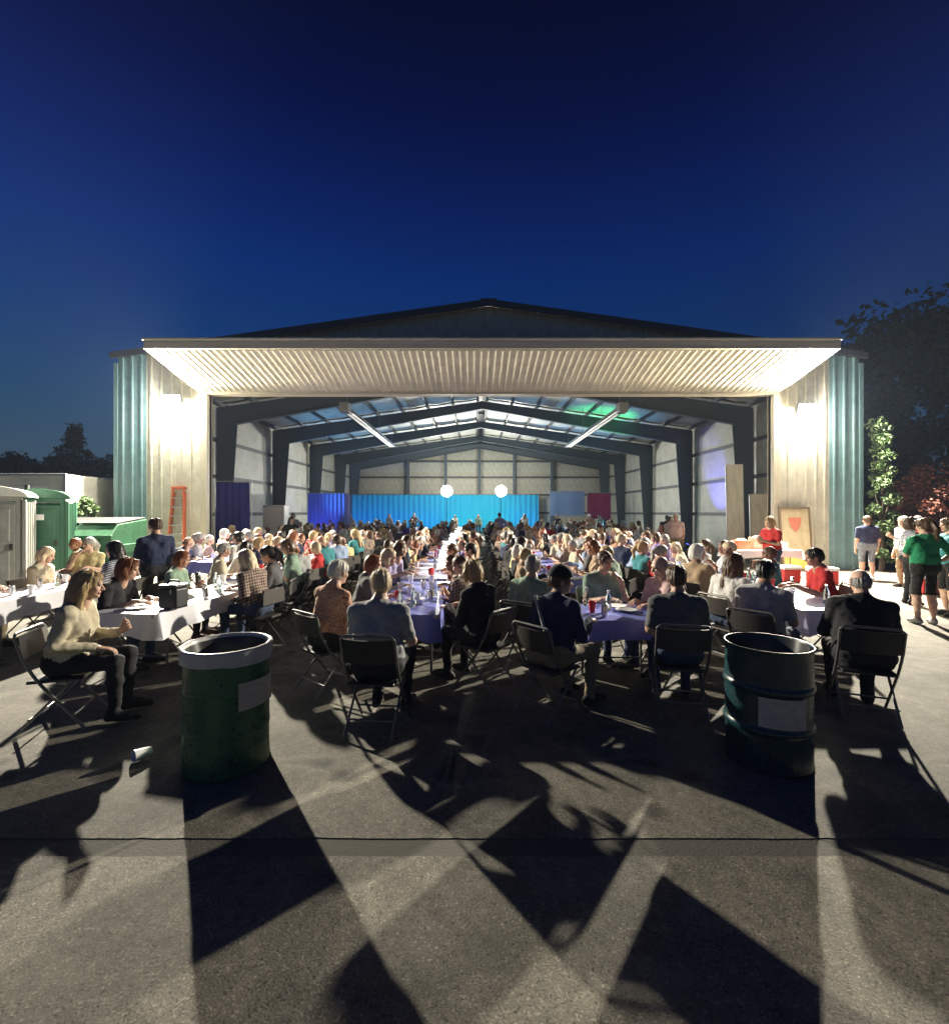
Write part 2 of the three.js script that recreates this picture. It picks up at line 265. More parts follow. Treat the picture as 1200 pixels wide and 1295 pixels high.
// ------------------------------------------------------------------ lamps
const warm = rgb(1, 0.92, 0.75);
function wallFlood(x, y, lab) {
  const t = thing('flood_light', lab, 'flood light', [x, y, ZF], 0, 'flood lights on the front wall');
  part('wall_bracket', merge([rbox(0.2, 0.2, 0.05, 0, 0, 0.06), bar([0, 0, 0.05], [0, 0.02, 0.24], 0.03)]), M.galv, t);
  const h = part('housing', merge([rbox(0.5, 0.36, 0.12, 0, 0, 0, 0.03), rbox(0.36, 0.24, 0.09, 0, 0, -0.09, 0.02)]).rotateX(0.3).translate(0, 0.02, 0.3), M.trim, t);
  part('lamp_lens', rbox(0.44, 0.3, 0.03, 0, 0, 0.07, 0.01).rotateX(0.3).translate(0, 0.02, 0.3), glow(1, 0.95, 0.82, 60), h);
  const s = new THREE.SpotLight(warm, FLOOD, 0, 1.56, 0.1, 2); s.position.set(x, y - 0.01, ZF + 0.45); s.shadow.radius = 5; aim(s, [x * 0.97, y - 0.7, ZF + 10]);
  pointLight(warm, SPILL, [x, y - 0.34, ZF + 0.45], 6);
}
wallFlood(-9.42, 5.35, 'glaring flood light on the front wall above the orange stepladder');
wallFlood(10.35, 5.08, 'glaring flood light on the front wall above the framed board');
function stageFlood(x, y, z, lab) {
  const t = thing('stage_flood_light', lab, 'flood light', [x, 0.004, z], 0, 'flood lights on stands before the blue backdrop');
  part('stand_pole', bar([0, 0.3, 0], [0, y - 0.2, 0], 0.025, 0.018), M.black, t);
  for (let k = 0; k < 3; k++) part('leg', bar([0, 0.75, 0], [Math.sin(k * 2.094) * 0.55, 0.012, Math.cos(k * 2.094) * 0.55], 0.014), M.black, t);
  const h = part('housing', new THREE.CylinderGeometry(0.46, 0.36, 0.2, 28).rotateX(PI / 2).translate(0, y, -0.03), M.black, t);
  part('lamp_lens', new THREE.SphereGeometry(0.44, 24, 8, 0, 2 * PI, 0, PI / 2).scale(1, 0.22, 1).rotateX(PI / 2).translate(0, y, 0.07), glow(1, 0.97, 0.85, 45), h);
  const s = new THREE.SpotLight(rgb(1, 0.96, 0.84), STAGE, 0, 1.5, 0.5, 2); s.position.set(x, y, z + 0.22); s.shadow.radius = 5; aim(s, [x * 0.9, y - 0.4, z + 10]);
  pointLight(rgb(1, 0.96, 0.84), STAGE * 0.2, [x, y + 0.85, z + 0.1], 6);
}
stageFlood(-2.2, 3.5, -37.6, 'bright flood light on a stand before the blue half of the backdrop');
stageFlood(2.1, 3.5, -37.6, 'bright flood light on a stand before the backdrop, nearer the pale blue banner');
function parCan(x, y, z, c, cd, to, lab, group, ang = 0.9) {
  const t = thing('stage_lamp', lab, 'stage lamp', [x, y, z], 0, group);
  const d = V(to[0] - x, to[1] - y, to[2] - z).normalize(), q = new THREE.Quaternion().setFromUnitVectors(V(0, 0, 1), d);
  part('yoke', merge([box(0.2, 0.02, 0.12, 0, 0.01, 0), box(0.015, 0.2, 0.05, -0.11, 0.1, 0), box(0.015, 0.2, 0.05, 0.11, 0.1, 0)]), M.black, t);
  const can = part('can', new THREE.CylinderGeometry(0.09, 0.075, 0.22, 16).rotateX(PI / 2).applyQuaternion(q).translate(0, 0.2, 0), M.black, t);
  part('lamp_lens', new THREE.CylinderGeometry(0.08, 0.08, 0.01, 16).rotateX(PI / 2).translate(0, 0, 0.118).applyQuaternion(q).translate(0, 0.2, 0), glow(...c, 12), can);
  const s = new THREE.SpotLight(rgb(...c), cd, 0, ang, 0.6, 2); s.position.set(x + d.x * 0.16, y + 0.2 + d.y * 0.16, z + d.z * 0.16); s.shadow.radius = 3; aim(s, to);
}
for (const [x, c] of [[-10, [0.02, 0.25, 1]], [-7, [0.02, 0.3, 1]], [-4, [0.02, 0.4, 1]], [-1, [0.02, 0.85, 0.8]], [2, [0.02, 0.9, 0.7]], [4.6, [0.1, 0.45, 1]]])
  parCan(x, 0.01, -40.2, c, 9, [x, 2.4, -42.2], 'blue stage lamp on the floor shining up the long blue backdrop', 'stage lamps under the backdrop', 1.15);
parCan(-8.6, 0.01, -26.6, [0.12, 0.16, 1], 12, [-8.6, 2.2, -28.4], 'violet stage lamp on the floor shining up the curtain booth', null, 1.1);
parCan(10.0, 0.01, -22.4, [0.12, 0.12, 1], 130, [11.9, 2.9, -23.6], 'blue stage lamp on the floor shining on the side wall', null, 0.32);
for (const [x, z] of [[-9.6, -27.6], [9.9, -27.8], [-9.6, -33.6], [9.9, -33.8]]) parCan(x, 0.01, z, [0.14, 0.5, 1], 110, [x * 0.5, 7.6, z + 1.2], 'blue stage lamp on the floor by a column, shining up at the roof', 'stage lamps under the roof', 0.75);
parCan(9.2, 0.01, -26.0, [0.1, 1, 0.25], 260, [7.0, 7.2, -26.0], 'green stage lamp on the floor shining up at the ceiling', null, 0.3);

// ------------------------------------------------------------------ meshing of signed distance shapes (surface nets)
const cap = (a, b, ra, rb, reg, k = 0.03) => ({ t: 0, a, b, ra, rb, reg, k });
const ell = (c, r, reg, k = 0.03) => ({ t: 1, c, r, reg, k });
function prep(ps) { for (const p of ps) if (!p.t) { p.d = [p.b[0] - p.a[0], p.b[1] - p.a[1], p.b[2] - p.a[2]]; p.l = Math.max(1e-9, p.d[0] ** 2 + p.d[1] ** 2 + p.d[2] ** 2); } return ps; }
function dist(p, x, y, z) {
  if (p.t) { const [cx, cy, cz] = p.c, [a, b, c] = p.r; const X = (x - cx) / a, Y = (y - cy) / b, Z = (z - cz) / c, k0 = Math.sqrt(X * X + Y * Y + Z * Z), k1 = Math.sqrt((X / a) ** 2 + (Y / b) ** 2 + (Z / c) ** 2); return k1 < 1e-6 ? -Math.min(a, b, c) : k0 * (k0 - 1) / k1; }
  const [ax, ay, az] = p.a, d = p.d, px = x - ax, py = y - ay, pz = z - az; let t = (px * d[0] + py * d[1] + pz * d[2]) / p.l; t = t < 0 ? 0 : t > 1 ? 1 : t;
  const ex = px - d[0] * t, ey = py - d[1] * t, ez = pz - d[2] * t; return Math.sqrt(ex * ex + ey * ey + ez * ez) - (p.ra + (p.rb - p.ra) * t);
}
function field(ps, x, y, z) { let m = 1e9; for (const p of ps) { const d = dist(p, x, y, z), k = p.k; if (d >= m + k) continue; if (d <= m - k) { m = d; continue; } const h = (k - Math.abs(d - m)) / k; m = Math.min(d, m) - h * h * k * 0.25; } return m; }
function regionAt(ps, x, y, z) { let m = 1e9, r = 0; for (const p of ps) { const d = dist(p, x, y, z) - (p.bias || 0); if (d < m) { m = d; r = p.reg; } } return r; }
function bounds(ps, pad) { const lo = [1e9, 1e9, 1e9], hi = [-1e9, -1e9, -1e9]; const add = (c, r) => { for (let q = 0; q < 3; q++) { const R = Array.isArray(r) ? r[q] : r; lo[q] = Math.min(lo[q], c[q] - R - pad); hi[q] = Math.max(hi[q], c[q] + R + pad); } }; for (const p of ps) if (p.t) add(p.c, p.r); else { add(p.a, p.ra); add(p.b, p.rb); } return [lo, hi]; }
function nets(f, lo, hi, h) {
  const n = [0, 1, 2].map(q => Math.ceil((hi[q] - lo[q]) / h) + 1), [nx, ny, nz] = n, F = new Float32Array(nx * ny * nz);
  let o = 0; for (let k = 0; k < nz; k++) for (let j = 0; j < ny; j++) for (let i = 0; i < nx; i++) F[o++] = f(lo[0] + i * h, lo[1] + j * h, lo[2] + k * h);
  const id = new Int32Array(nx * ny * nz).fill(-1), pos = [], tri = [], sx = 1, sy = nx, sz = nx * ny, off = [0, sx, sy, sx + sy, sz, sz + sx, sz + sy, sz + sx + sy];
  const E = [[0, 1], [2, 3], [4, 5], [6, 7], [0, 2], [1, 3], [4, 6], [5, 7], [0, 4], [1, 5], [2, 6], [3, 7]];
  for (let k = 0; k < nz - 1; k++) for (let j = 0; j < ny - 1; j++) for (let i = 0; i < nx - 1; i++) {
    const b = i + j * sy + k * sz; let m = 0; for (let q = 0; q < 8; q++) if (F[b + off[q]] < 0) m |= 1 << q; if (m === 0 || m === 255) continue;
    let x = 0, y = 0, z = 0, c = 0; for (const [u, v] of E) { const U = F[b + off[u]], W = F[b + off[v]]; if ((U < 0) === (W < 0)) continue; const t = U / (U - W); x += (u & 1) + t * ((v & 1) - (u & 1)); y += (u >> 1 & 1) + t * ((v >> 1 & 1) - (u >> 1 & 1)); z += (u >> 2) + t * ((v >> 2) - (u >> 2)); c++; }
    id[b] = pos.length / 3; pos.push(lo[0] + (i + x / c) * h, lo[1] + (j + y / c) * h, lo[2] + (k + z / c) * h);
  }
  const quad = (a, b, c, d, flip) => { if (a < 0 || b < 0 || c < 0 || d < 0) return; flip ? tri.push(a, b, c, a, c, d) : tri.push(a, c, b, a, d, c); };
  for (let k = 1; k < nz - 1; k++) for (let j = 1; j < ny - 1; j++) for (let i = 1; i < nx - 1; i++) {
    const b = i + j * sy + k * sz, s = F[b] < 0;
    if (s !== F[b + sx] < 0) quad(id[b], id[b - sy], id[b - sy - sz], id[b - sz], s);
    if (s !== F[b + sy] < 0) quad(id[b], id[b - sz], id[b - sz - sx], id[b - sx], s);
    if (s !== F[b + sz] < 0) quad(id[b], id[b - sx], id[b - sx - sy], id[b - sy], s);
  }
  return { pos: new Float32Array(pos), tri };
}
// result: {pos, nor, tri, reg per triangle}
function sdfMesh(ps, h, bump, regFn) {
  prep(ps); const [lo, hi] = bounds(ps, h * 2.2), base = (x, y, z) => field(ps, x, y, z), f = bump ? (x, y, z) => { const d = base(x, y, z); return Math.abs(d) < 0.06 ? d + bump(x, y, z) : d; } : base;
  const m = nets(f, lo, hi, h); const nv = m.pos.length / 3, nor = new Float32Array(nv * 3), reg = new Uint8Array(nv), e = h * 0.6;
  for (let i = 0; i < nv; i++) { const x = m.pos[3 * i], y = m.pos[3 * i + 1], z = m.pos[3 * i + 2]; let a = f(x + e, y, z) - f(x - e, y, z), b = f(x, y + e, z) - f(x, y - e, z), c = f(x, y, z + e) - f(x, y, z - e); const l = Math.hypot(a, b, c) || 1; nor[3 * i] = a / l; nor[3 * i + 1] = b / l; nor[3 * i + 2] = c / l; reg[i] = regFn ? regFn(x, y, z, regionAt(ps, x, y, z)) : regionAt(ps, x, y, z); }
  const tr = new Uint8Array(m.tri.length / 3); for (let t = 0; t < tr.length; t++) { const a = reg[m.tri[3 * t]], b = reg[m.tri[3 * t + 1]], c = reg[m.tri[3 * t + 2]]; tr[t] = a === b || a === c ? a : b; }
  return { pos: m.pos, nor, tri: m.tri, tr };
}
function place(m, mx) { const pos = new Float32Array(m.pos.length), nor = new Float32Array(m.nor.length), v = V(), nm = new THREE.Matrix3().getNormalMatrix(mx), det = mx.determinant() < 0; for (let i = 0; i < pos.length; i += 3) { v.set(m.pos[i], m.pos[i + 1], m.pos[i + 2]).applyMatrix4(mx); pos[i] = v.x; pos[i + 1] = v.y; pos[i + 2] = v.z; v.set(m.nor[i], m.nor[i + 1], m.nor[i + 2]).applyMatrix3(nm).normalize(); nor[i] = v.x; nor[i + 1] = v.y; nor[i + 2] = v.z; } let tri = m.tri; if (det) { tri = tri.slice(); for (let i = 0; i < tri.length; i += 3) { const q = tri[i + 1]; tri[i + 1] = tri[i + 2]; tri[i + 2] = q; } } return { pos, nor, tri, tr: m.tr }; }
function toGeometry(list, nreg) {   // one geometry, one group per region
  let nv = 0; for (const m of list) nv += m.pos.length / 3;
  const pos = new Float32Array(nv * 3), nor = new Float32Array(nv * 3), uv = new Float32Array(nv * 2), by = Array.from({ length: nreg }, () => []); let o = 0;
  for (const m of list) { pos.set(m.pos, o * 3); nor.set(m.nor, o * 3); for (let t = 0; t < m.tr.length; t++) by[m.tr[t]].push(m.tri[3 * t] + o, m.tri[3 * t + 1] + o, m.tri[3 * t + 2] + o); o += m.pos.length / 3; }
  for (let i = 0; i < nv; i++) { uv[2 * i] = (pos[3 * i] + pos[3 * i + 2] * 0.5) * 4; uv[2 * i + 1] = (pos[3 * i + 1] + pos[3 * i + 2] * 0.4) * 4; }
  const g = new THREE.BufferGeometry(); g.setAttribute('position', new THREE.BufferAttribute(pos, 3)); g.setAttribute('normal', new THREE.BufferAttribute(nor, 3)); g.setAttribute('uv', new THREE.BufferAttribute(uv, 2));
  const all = []; let s = 0; by.forEach((a, r) => { for (let i = 0; i < a.length; i++) all.push(a[i]); if (a.length) g.addGroup(s, a.length, r); s += a.length; }); g.setIndex(all); return g;
}
// ------------------------------------------------------------------ people: regions 0 skin 1 shirt 2 trousers 3 shoes 4 lips 5 eyes
const LOD = { near: { body: 0.0155, head: 0.0068, hand: 0.0052, hair: 0.0065 }, far: { body: 0.029, head: 0.014, hand: 0.0095, hair: 0.016 } };
const headPrims = () => [
  ell([0, 0.03, -0.015], [0.077, 0.088, 0.097], 0, 0.02), ell([0, -0.04, 0.025], [0.058, 0.072, 0.062], 0, 0.03), ell([0, -0.098, 0.064], [0.022, 0.018, 0.02], 0, 0.03),
  cap([-0.034, 0.026, 0.076], [0.034, 0.026, 0.076], 0.012, 0.012, 0, 0.015), ell([-0.038, -0.026, 0.06], [0.026, 0.024, 0.024], 0, 0.02), ell([0.038, -0.026, 0.06], [0.026, 0.024, 0.024], 0, 0.02),
  cap([0, 0.008, 0.083], [0, -0.034, 0.107], 0.008, 0.0125, 0, 0.012), ell([-0.012, -0.038, 0.095], [0.009, 0.008, 0.01], 0, 0.008), ell([0.012, -0.038, 0.095], [0.009, 0.008, 0.01], 0, 0.008),
  cap([-0.02, -0.064, 0.081], [0.02, -0.064, 0.081], 0.0085, 0.0085, 4, 0.008), ell([-0.03, 0.004, 0.077], [0.0135, 0.0095, 0.012], 5, 0.004), ell([0.03, 0.004, 0.077], [0.0135, 0.0095, 0.012], 5, 0.004),
  ell([-0.079, -0.008, -0.008], [0.011, 0.033, 0.02], 0, 0.008), ell([0.079, -0.008, -0.008], [0.011, 0.033, 0.02], 0, 0.008),
  cap([0, -0.05, -0.02], [0, -0.2, -0.038], 0.05, 0.057, 0, 0.03)];
const handPrims = curl => {   // right hand: fingers +z, palm -y, thumb towards -x
  const ps = [], X = [-0.03, -0.01, 0.01, 0.029], L = [0.072, 0.08, 0.074, 0.058];
  for (let i = 0; i < 4; i++) {
    ps.push(cap([X[i] * 0.6, 0, 0], [X[i], 0, 0.085 - Math.abs(i - 1.2) * 0.004], 0.016, 0.0125, 0, 0.014));
    let p = [X[i], 0, 0.085], a = -curl * 0.5 - i * 0.05; const seg = [0.45, 0.31, 0.24];
    for (let s = 0; s < 3; s++) { const q = [p[0] + (i - 1.5) * 0.002, p[1] + Math.sin(a) * L[i] * seg[s], p[2] + Math.cos(a) * L[i] * seg[s]]; ps.push(cap(p, q, 0.0098 - s * 0.0008, 0.009 - s * 0.0008, 0, 0.002)); p = q; a -= curl * 0.75; }
  }
  ps.push(cap([-0.018, -0.006, 0.012], [-0.046, -0.016, 0.048], 0.017, 0.0125, 0, 0.014), cap([-0.046, -0.016, 0.048], [-0.058, -0.024, 0.078], 0.0115, 0.0105, 0, 0.003), cap([-0.058, -0.024, 0.078], [-0.058, -0.03, 0.102], 0.0105, 0.009, 0, 0.003));
  ps.push(cap([0, 0, -0.05], [0, 0, 0.01], 0.026, 0.022, 0, 0.02)); return ps;
};
const cache = {};
const memo = (k, f) => cache[k] || (cache[k] = f());
const headMesh = lod => memo('head' + lod, () => sdfMesh(headPrims(), LOD[lod].head));
const handMesh = (lod, curl) => memo('hand' + lod + curl, () => sdfMesh(handPrims(curl), LOD[lod].hand));
function strands(g, style) {   // loose locks lying over the hair so that its outline breaks up
  const P = g.attributes.position, N = g.attributes.normal, pos = [], idx = [], p = V(), n = V(), d = V(), w = V(), n0 = P.count;
  const count = style === 'balding' ? 500 : 1300;
  for (let k = 0; k < count; k++) {
    const i = Math.floor(rnd() * n0); p.set(P.getX(i), P.getY(i), P.getZ(i)); n.set(N.getX(i), N.getY(i), N.getZ(i)); if (p.z > 0.06 && p.y < 0.05) continue;
    d.set(p.x * 2, -1, p.y > 0.09 ? (p.z > -0.02 ? 0.8 : -0.8) : -0.1).add(V(rr(-0.5, 0.5), rr(-0.3, 0.3), rr(-0.5, 0.5))); d.addScaledVector(n, -d.dot(n)).normalize(); w.crossVectors(d, n).normalize();
    const L = (style === 'short' || style === 'balding' ? 0.032 : 0.07) * rr(0.6, 1.3), h = rr(0.001, 0.006), lift = rr(-0.002, style === 'short' ? 0.008 : 0.012), wd = rr(0.0009, 0.0022), b = pos.length / 3;
    for (let q = 0; q <= 3; q++) { const t = q / 3, c = p.clone().addScaledVector(d, L * t).addScaledVector(n, h + lift * t * t - L * L * t * t * 3.2 * (style === 'short' ? 0.7 : 1)); const ww = wd * (1 - t * 0.85); pos.push(c.x - w.x * ww, c.y - w.y * ww, c.z - w.z * ww, c.x + w.x * ww, c.y + w.y * ww, c.z + w.z * ww); if (q < 3) idx.push(b + 2 * q, b + 2 * q + 1, b + 2 * q + 2, b + 2 * q + 1, b + 2 * q + 3, b + 2 * q + 2); }
  }
  const s = new THREE.BufferGeometry(); s.setAttribute('position', new THREE.Float32BufferAttribute(pos, 3)); s.setIndex(idx); s.computeVertexNormals();
  return uvFrom(merge([g, s]), 'x', 'y', 6);
}
function hairGeometry(style, lod) {
  return memo('hair' + style + lod, () => {
    const ps = [ell([0, 0.036, -0.02], style === 'balding' ? [0.083, 0.088, 0.104] : [0.088, 0.1, 0.112], 0, 0.02)];
    if (style === 'short' || style === 'balding') ps.push(ell([0, -0.02, -0.06], [0.076, 0.06, 0.06], 0, 0.03));
    if (style === 'bob') ps.push(ell([0, -0.03, -0.055], [0.1, 0.1, 0.075], 0, 0.03), cap([-0.082, 0.0, -0.01], [-0.085, -0.09, 0.01], 0.028, 0.02, 0, 0.02), cap([0.082, 0.0, -0.01], [0.085, -0.09, 0.01], 0.028, 0.02, 0, 0.02));
    if (style === 'long') ps.push(ell([0, -0.03, -0.06], [0.1, 0.12, 0.075], 0, 0.04), cap([-0.04, -0.08, -0.085], [-0.06, -0.36, -0.12], 0.06, 0.035, 0, 0.05), cap([0.04, -0.08, -0.085], [0.06, -0.36, -0.12], 0.06, 0.035, 0, 0.05), cap([-0.084, 0.0, -0.02], [-0.105, -0.22, -0.02], 0.03, 0.024, 0, 0.03), cap([0.084, 0.0, -0.02], [0.105, -0.22, -0.02], 0.03, 0.024, 0, 0.03));
    if (style === 'tail') ps.push(ell([0, -0.02, -0.06], [0.08, 0.075, 0.065], 0, 0.03), cap([0, 0.05, -0.13], [0.01, -0.06, -0.19], 0.034, 0.036, 0, 0.02), cap([0.01, -0.06, -0.19], [0.0, -0.24, -0.16], 0.036, 0.016, 0, 0.02));
    const cut = prep([ell([0, -0.03, 0.11], style === 'balding' ? [0.1, 0.16, 0.1] : [0.07, 0.1, 0.085], 0, 0.01)]);
    const fr = style === 'long' || style === 'bob' ? 1 : 1.2;
    prep(ps); const [lo, hi] = bounds(ps, 0.03);
    const f = (x, y, z) => {
      let d = field(ps, x, y, z); const an = Math.atan2(x, -z + 0.02);
      d += 0.007 * noise(an * 9 * fr, y * 7, 3) + 0.0055 * noise(an * 24, y * 10, 9) + 0.009 * noise(x * 14, y * 14, z * 14);
      d = Math.max(d, -field(cut, x, y, z) + 0.004 * noise(x * 60, 1, 5));
      if (style === 'balding') d = Math.max(d, y - 0.035 + 0.01 * noise(x * 20, z * 20, 2));
      if (style === 'short' || style === 'balding') { d = Math.max(d, -(Math.hypot((y + 0.012) / 1.5, z + 0.004) - 0.026)); d = Math.max(d, -y - 0.075 - (z + 0.02) * 0.25); }
      return d;
    };
    const m = nets(f, lo, hi, LOD[lod].hair); const g = new THREE.BufferGeometry(); g.setAttribute('position', new THREE.BufferAttribute(m.pos, 3)); g.setIndex(m.tri); g.computeVertexNormals(); if (lod === 'near') return strands(g, style); return uvFrom(g, 'x', 'y', 6);
  });
}
const capGeometry = memo('cap', () => {
  const dome = new THREE.SphereGeometry(0.098, 20, 10, 0, 2 * PI, 0, PI / 2).scale(0.95, 1.02, 1.14).translate(0, 0.045, -0.012);
  const s = new THREE.Shape(); s.absellipse(0, 0, 0.078, 0.1, 0, PI); const brim = new THREE.ExtrudeGeometry(s, { depth: 0.005, bevelEnabled: false, curveSegments: 14 }).rotateX(PI / 2); { const P = brim.attributes.position; for (let i = 0; i < P.count; i++) P.setY(i, P.getY(i) - 4 * P.getX(i) ** 2 - 1.2 * P.getZ(i) ** 2); } brim.translate(0, 0.052, 0.082); brim.computeVertexNormals();
  return merge([dome, brim, new THREE.SphereGeometry(0.01, 6, 5).translate(0, 0.146, -0.012)]);
});
// pose -> joints in metres, facing +z. o: {sit, lean, side, head:[yaw,pitch,roll], arms:[R,L] each 'lap'|'table'|'drink'|'down'|'hip'|'front', legs, build, sleeves, shorts}
function bodyGeometry(o, lod) {
  const sit = o.sit, W = o.build || 1, hipY = sit ? 0.535 : 0.93, lean = o.lean || 0, side = o.side || 0;
  const up = (h, x = 0, z = 0) => { const cl = Math.cos(lean), sl = Math.sin(lean), cs = Math.cos(side), ss = Math.sin(side); const y1 = h * cl - z * sl, z1 = h * sl + z * cl; return [x * cs + y1 * ss, hipY + y1 * cs - x * ss, z1]; };
  const ps = [], S = 1, T = 2, lo = 0.011, skinArm = o.sleeves ? S : 0, shin = o.shorts ? 0 : T, dress = T;
  // torso
  ps.push(cap(up(0.02, -0.085 * W, -0.02), up(0.02, 0.085 * W, -0.02), 0.118 * W, 0.118 * W, T, 0.05));
  ps.push(cap(up(0.1, -0.06 * W), up(0.1, 0.06 * W), 0.124 * W + lo, 0.124 * W + lo, S, 0.03)); ps.push(cap(up(0.14, -0.055 * W, 0.02 * W), up(0.2, 0.055 * W, 0.015), 0.118 * W + lo, 0.115 * W + lo, S, 0.06));
  ps.push(cap(up(0.2, -0.06 * W), up(0.38, -0.085 * W), 0.105 * W + lo, 0.112 + lo * 0.5, S, 0.06), cap(up(0.2, 0.06 * W), up(0.38, 0.085 * W), 0.105 * W + lo, 0.112 + lo * 0.5, S, 0.06));
  if (o.bust) ps.push(ell(up(0.34, -0.07, 0.085), [0.07, 0.07, 0.06], S, 0.05), ell(up(0.34, 0.07, 0.085), [0.07, 0.07, 0.06], S, 0.05));
  const sw = 0.185 * (0.6 + 0.4 * W), shY = 0.455;
  ps.push(cap(up(shY, -sw, -0.01), up(shY + 0.035, 0, -0.03), 0.068, 0.075, S, 0.05), cap(up(shY, sw, -0.01), up(shY + 0.035, 0, -0.03), 0.068, 0.075, S, 0.05));
  const nb = up(shY + 0.03, 0, -0.03), hb = up(shY + 0.235, 0, 0.03); ps.push(cap(nb, up(shY + 0.13, 0, 0.0), 0.062, 0.056, 0, 0.03));
  // legs
  const hands = [];
  for (const s of [-1, 1]) {
    const hip = [s * 0.095 * W, hipY + 0.0, 0.0]; let kn, an, to;
    const lg = o.legs || [0, 0], q = lg[s < 0 ? 0 : 1];
    if (sit) { kn = [s * (0.13 + 0.03 * W) + q * 0.05, 0.535, 0.43]; an = [s * 0.14 + q * 0.06, 0.1, 0.42 - q * 0.22]; to = [s * 0.16 + q * 0.06, 0.045, 0.6 - q * 0.2]; if (o.cross && s > 0) { kn = [0.04, 0.6, 0.43]; an = [-0.12, 0.3, 0.56]; to = [-0.16, 0.27, 0.72]; } }
    else { kn = [s * 0.11, 0.5, 0.03 + q * 0.16]; an = [s * 0.115, 0.09, -0.02 + q * 0.2]; to = [s * 0.14, 0.035, 0.14 + q * 0.22]; }
    ps.push(cap(hip, kn, 0.088 * W, 0.062, T, 0.05)); const mid = [0, 1, 2].map(i => kn[i] * 0.62 + an[i] * 0.38);
    if (o.shorts) ps.push(cap(kn, [0, 1, 2].map(i => kn[i] * 0.93 + an[i] * 0.07), 0.06, 0.055, 0, 0.02));
    ps.push(cap(kn, mid, 0.058, 0.057, shin, 0.03), cap(mid, an, o.shorts ? 0.052 : 0.056, o.shorts ? 0.036 : 0.046, shin, 0.03));
    const heel = [0, 1, 2].map(i => an[i] - (to[i] - an[i]) * 0.22); heel[1] = an[1] - 0.045; ps.push(cap([heel[0], heel[1], heel[2]], [to[0], to[1], to[2]], 0.04, 0.034, 3, 0.03), cap([an[0], an[1] - 0.02, an[2]], [to[0] * 0.6 + an[0] * 0.4, to[1] + 0.02, to[2] * 0.6 + an[2] * 0.4], 0.04, 0.036, 3, 0.03));
    // arms
    const sh = up(shY - 0.005, s * (sw + 0.012), -0.01), kind = (o.arms || ['lap', 'lap'])[s < 0 ? 0 : 1]; let el, wr, dir;
    if (kind === 'lap') { el = up(0.2, s * (sw + 0.06), -0.02); wr = [s * 0.12, hipY + 0.13, 0.26]; dir = [-s * 0.3, -0.25, 1]; }
    else if (kind === 'table') { el = up(0.2, s * (sw + 0.07), 0.1); wr = [s * 0.13, 0.805, 0.42]; dir = [-s * 0.45, -0.06, 1]; }
    else if (kind === 'drink') { el = up(0.23, s * (sw + 0.06), 0.14); wr = up(0.5, s * 0.1, 0.26); dir = [-s * 0.5, 0.7, -0.25]; }
    else if (kind === 'phone') { el = up(0.2, s * (sw + 0.04), 0.08); wr = up(0.3, s * 0.06, 0.33); dir = [-s * 0.3, 0.5, 0.7]; }
    else if (kind === 'hip') { el = up(0.22, s * (sw + 0.17), -0.08); wr = up(0.07, s * (0.17 * W), 0.04); dir = [-s * 0.7, -0.5, 0.5]; }
    else { el = up(0.16, s * (sw + 0.05), -0.03); wr = up(-0.07, s * (sw + 0.055), 0.05); dir = [0, -1, 0.1]; }
    const hem = [0, 1, 2].map(i => sh[i] * 0.25 + el[i] * 0.75);
    ps.push(cap(sh, hem, 0.064 * (0.7 + 0.3 * W), 0.059, S, 0.03)); ps.push(cap(hem, el, o.sleeves ? 0.056 : 0.043, o.sleeves ? 0.053 : 0.042, skinArm, 0.012)); ps.push(cap(el, wr, o.sleeves ? 0.053 : 0.042, o.sleeves ? 0.041 : 0.028, skinArm, 0.02));
    hands.push([wr, V(...dir).normalize(), s, kind]);
  }
  const fold = (x, y, z) => 0.011 * noise(x * 9, y * 13 + x * 4, z * 9) + 0.008 * (Math.abs(noise(x * 15 + y * 9, y * 17 - x * 8, z * 15)) - 0.3) + 0.004 * noise(x * 26 + 5, y * 30, z * 26);
  const list = [sdfMesh(ps, LOD[lod].body, fold)];
  const hq = new THREE.Quaternion().setFromEuler(new THREE.Euler(o.head ? o.head[1] : 0, o.head ? o.head[0] : 0, o.head ? o.head[2] || 0 : 0, 'YXZ'));
  const hm = new THREE.Matrix4().compose(V(...hb), hq, V(1, 1, 1)); list.push(place(headMesh(lod), hm));
  for (const [wr, dir, s, kind] of hands) {
    const upv = kind === 'down' || kind === 'hip' ? V(s, 0, 0) : kind === 'drink' || kind === 'phone' ? V(s * 0.8, 0, 0.6) : V(0, 1, 0); const z = dir, x = new THREE.Vector3().crossVectors(upv, z).normalize(), y = new THREE.Vector3().crossVectors(z, x).normalize();
    // thumbs point inwards: x axis of the frame runs to the wearer's left (+x), so the wearer's right hand (s = -1, at -x) needs its thumb at +x
    const mm = new THREE.Matrix4().makeBasis(x, y, z).setPosition(V(...wr).addScaledVector(z, 0.028)).multiply(new THREE.Matrix4().makeScale(s, 1, 1));
    list.push(place(handMesh(lod, kind === 'drink' || kind === 'phone' ? 1.3 : 0.5), mm));
  }
  return { geo: toGeometry(list, 6), head: hm };
}
const skins = [[0.5, 0.3, 0.21], [0.58, 0.37, 0.27], [0.42, 0.24, 0.16], [0.24, 0.12, 0.075]].map(c => mat(c, { roughness: 0.55 }));
const lips = mat([0.35, 0.12, 0.1], { roughness: 0.5 }), eyes = mat([0.07, 0.05, 0.04], { roughness: 0.15 });
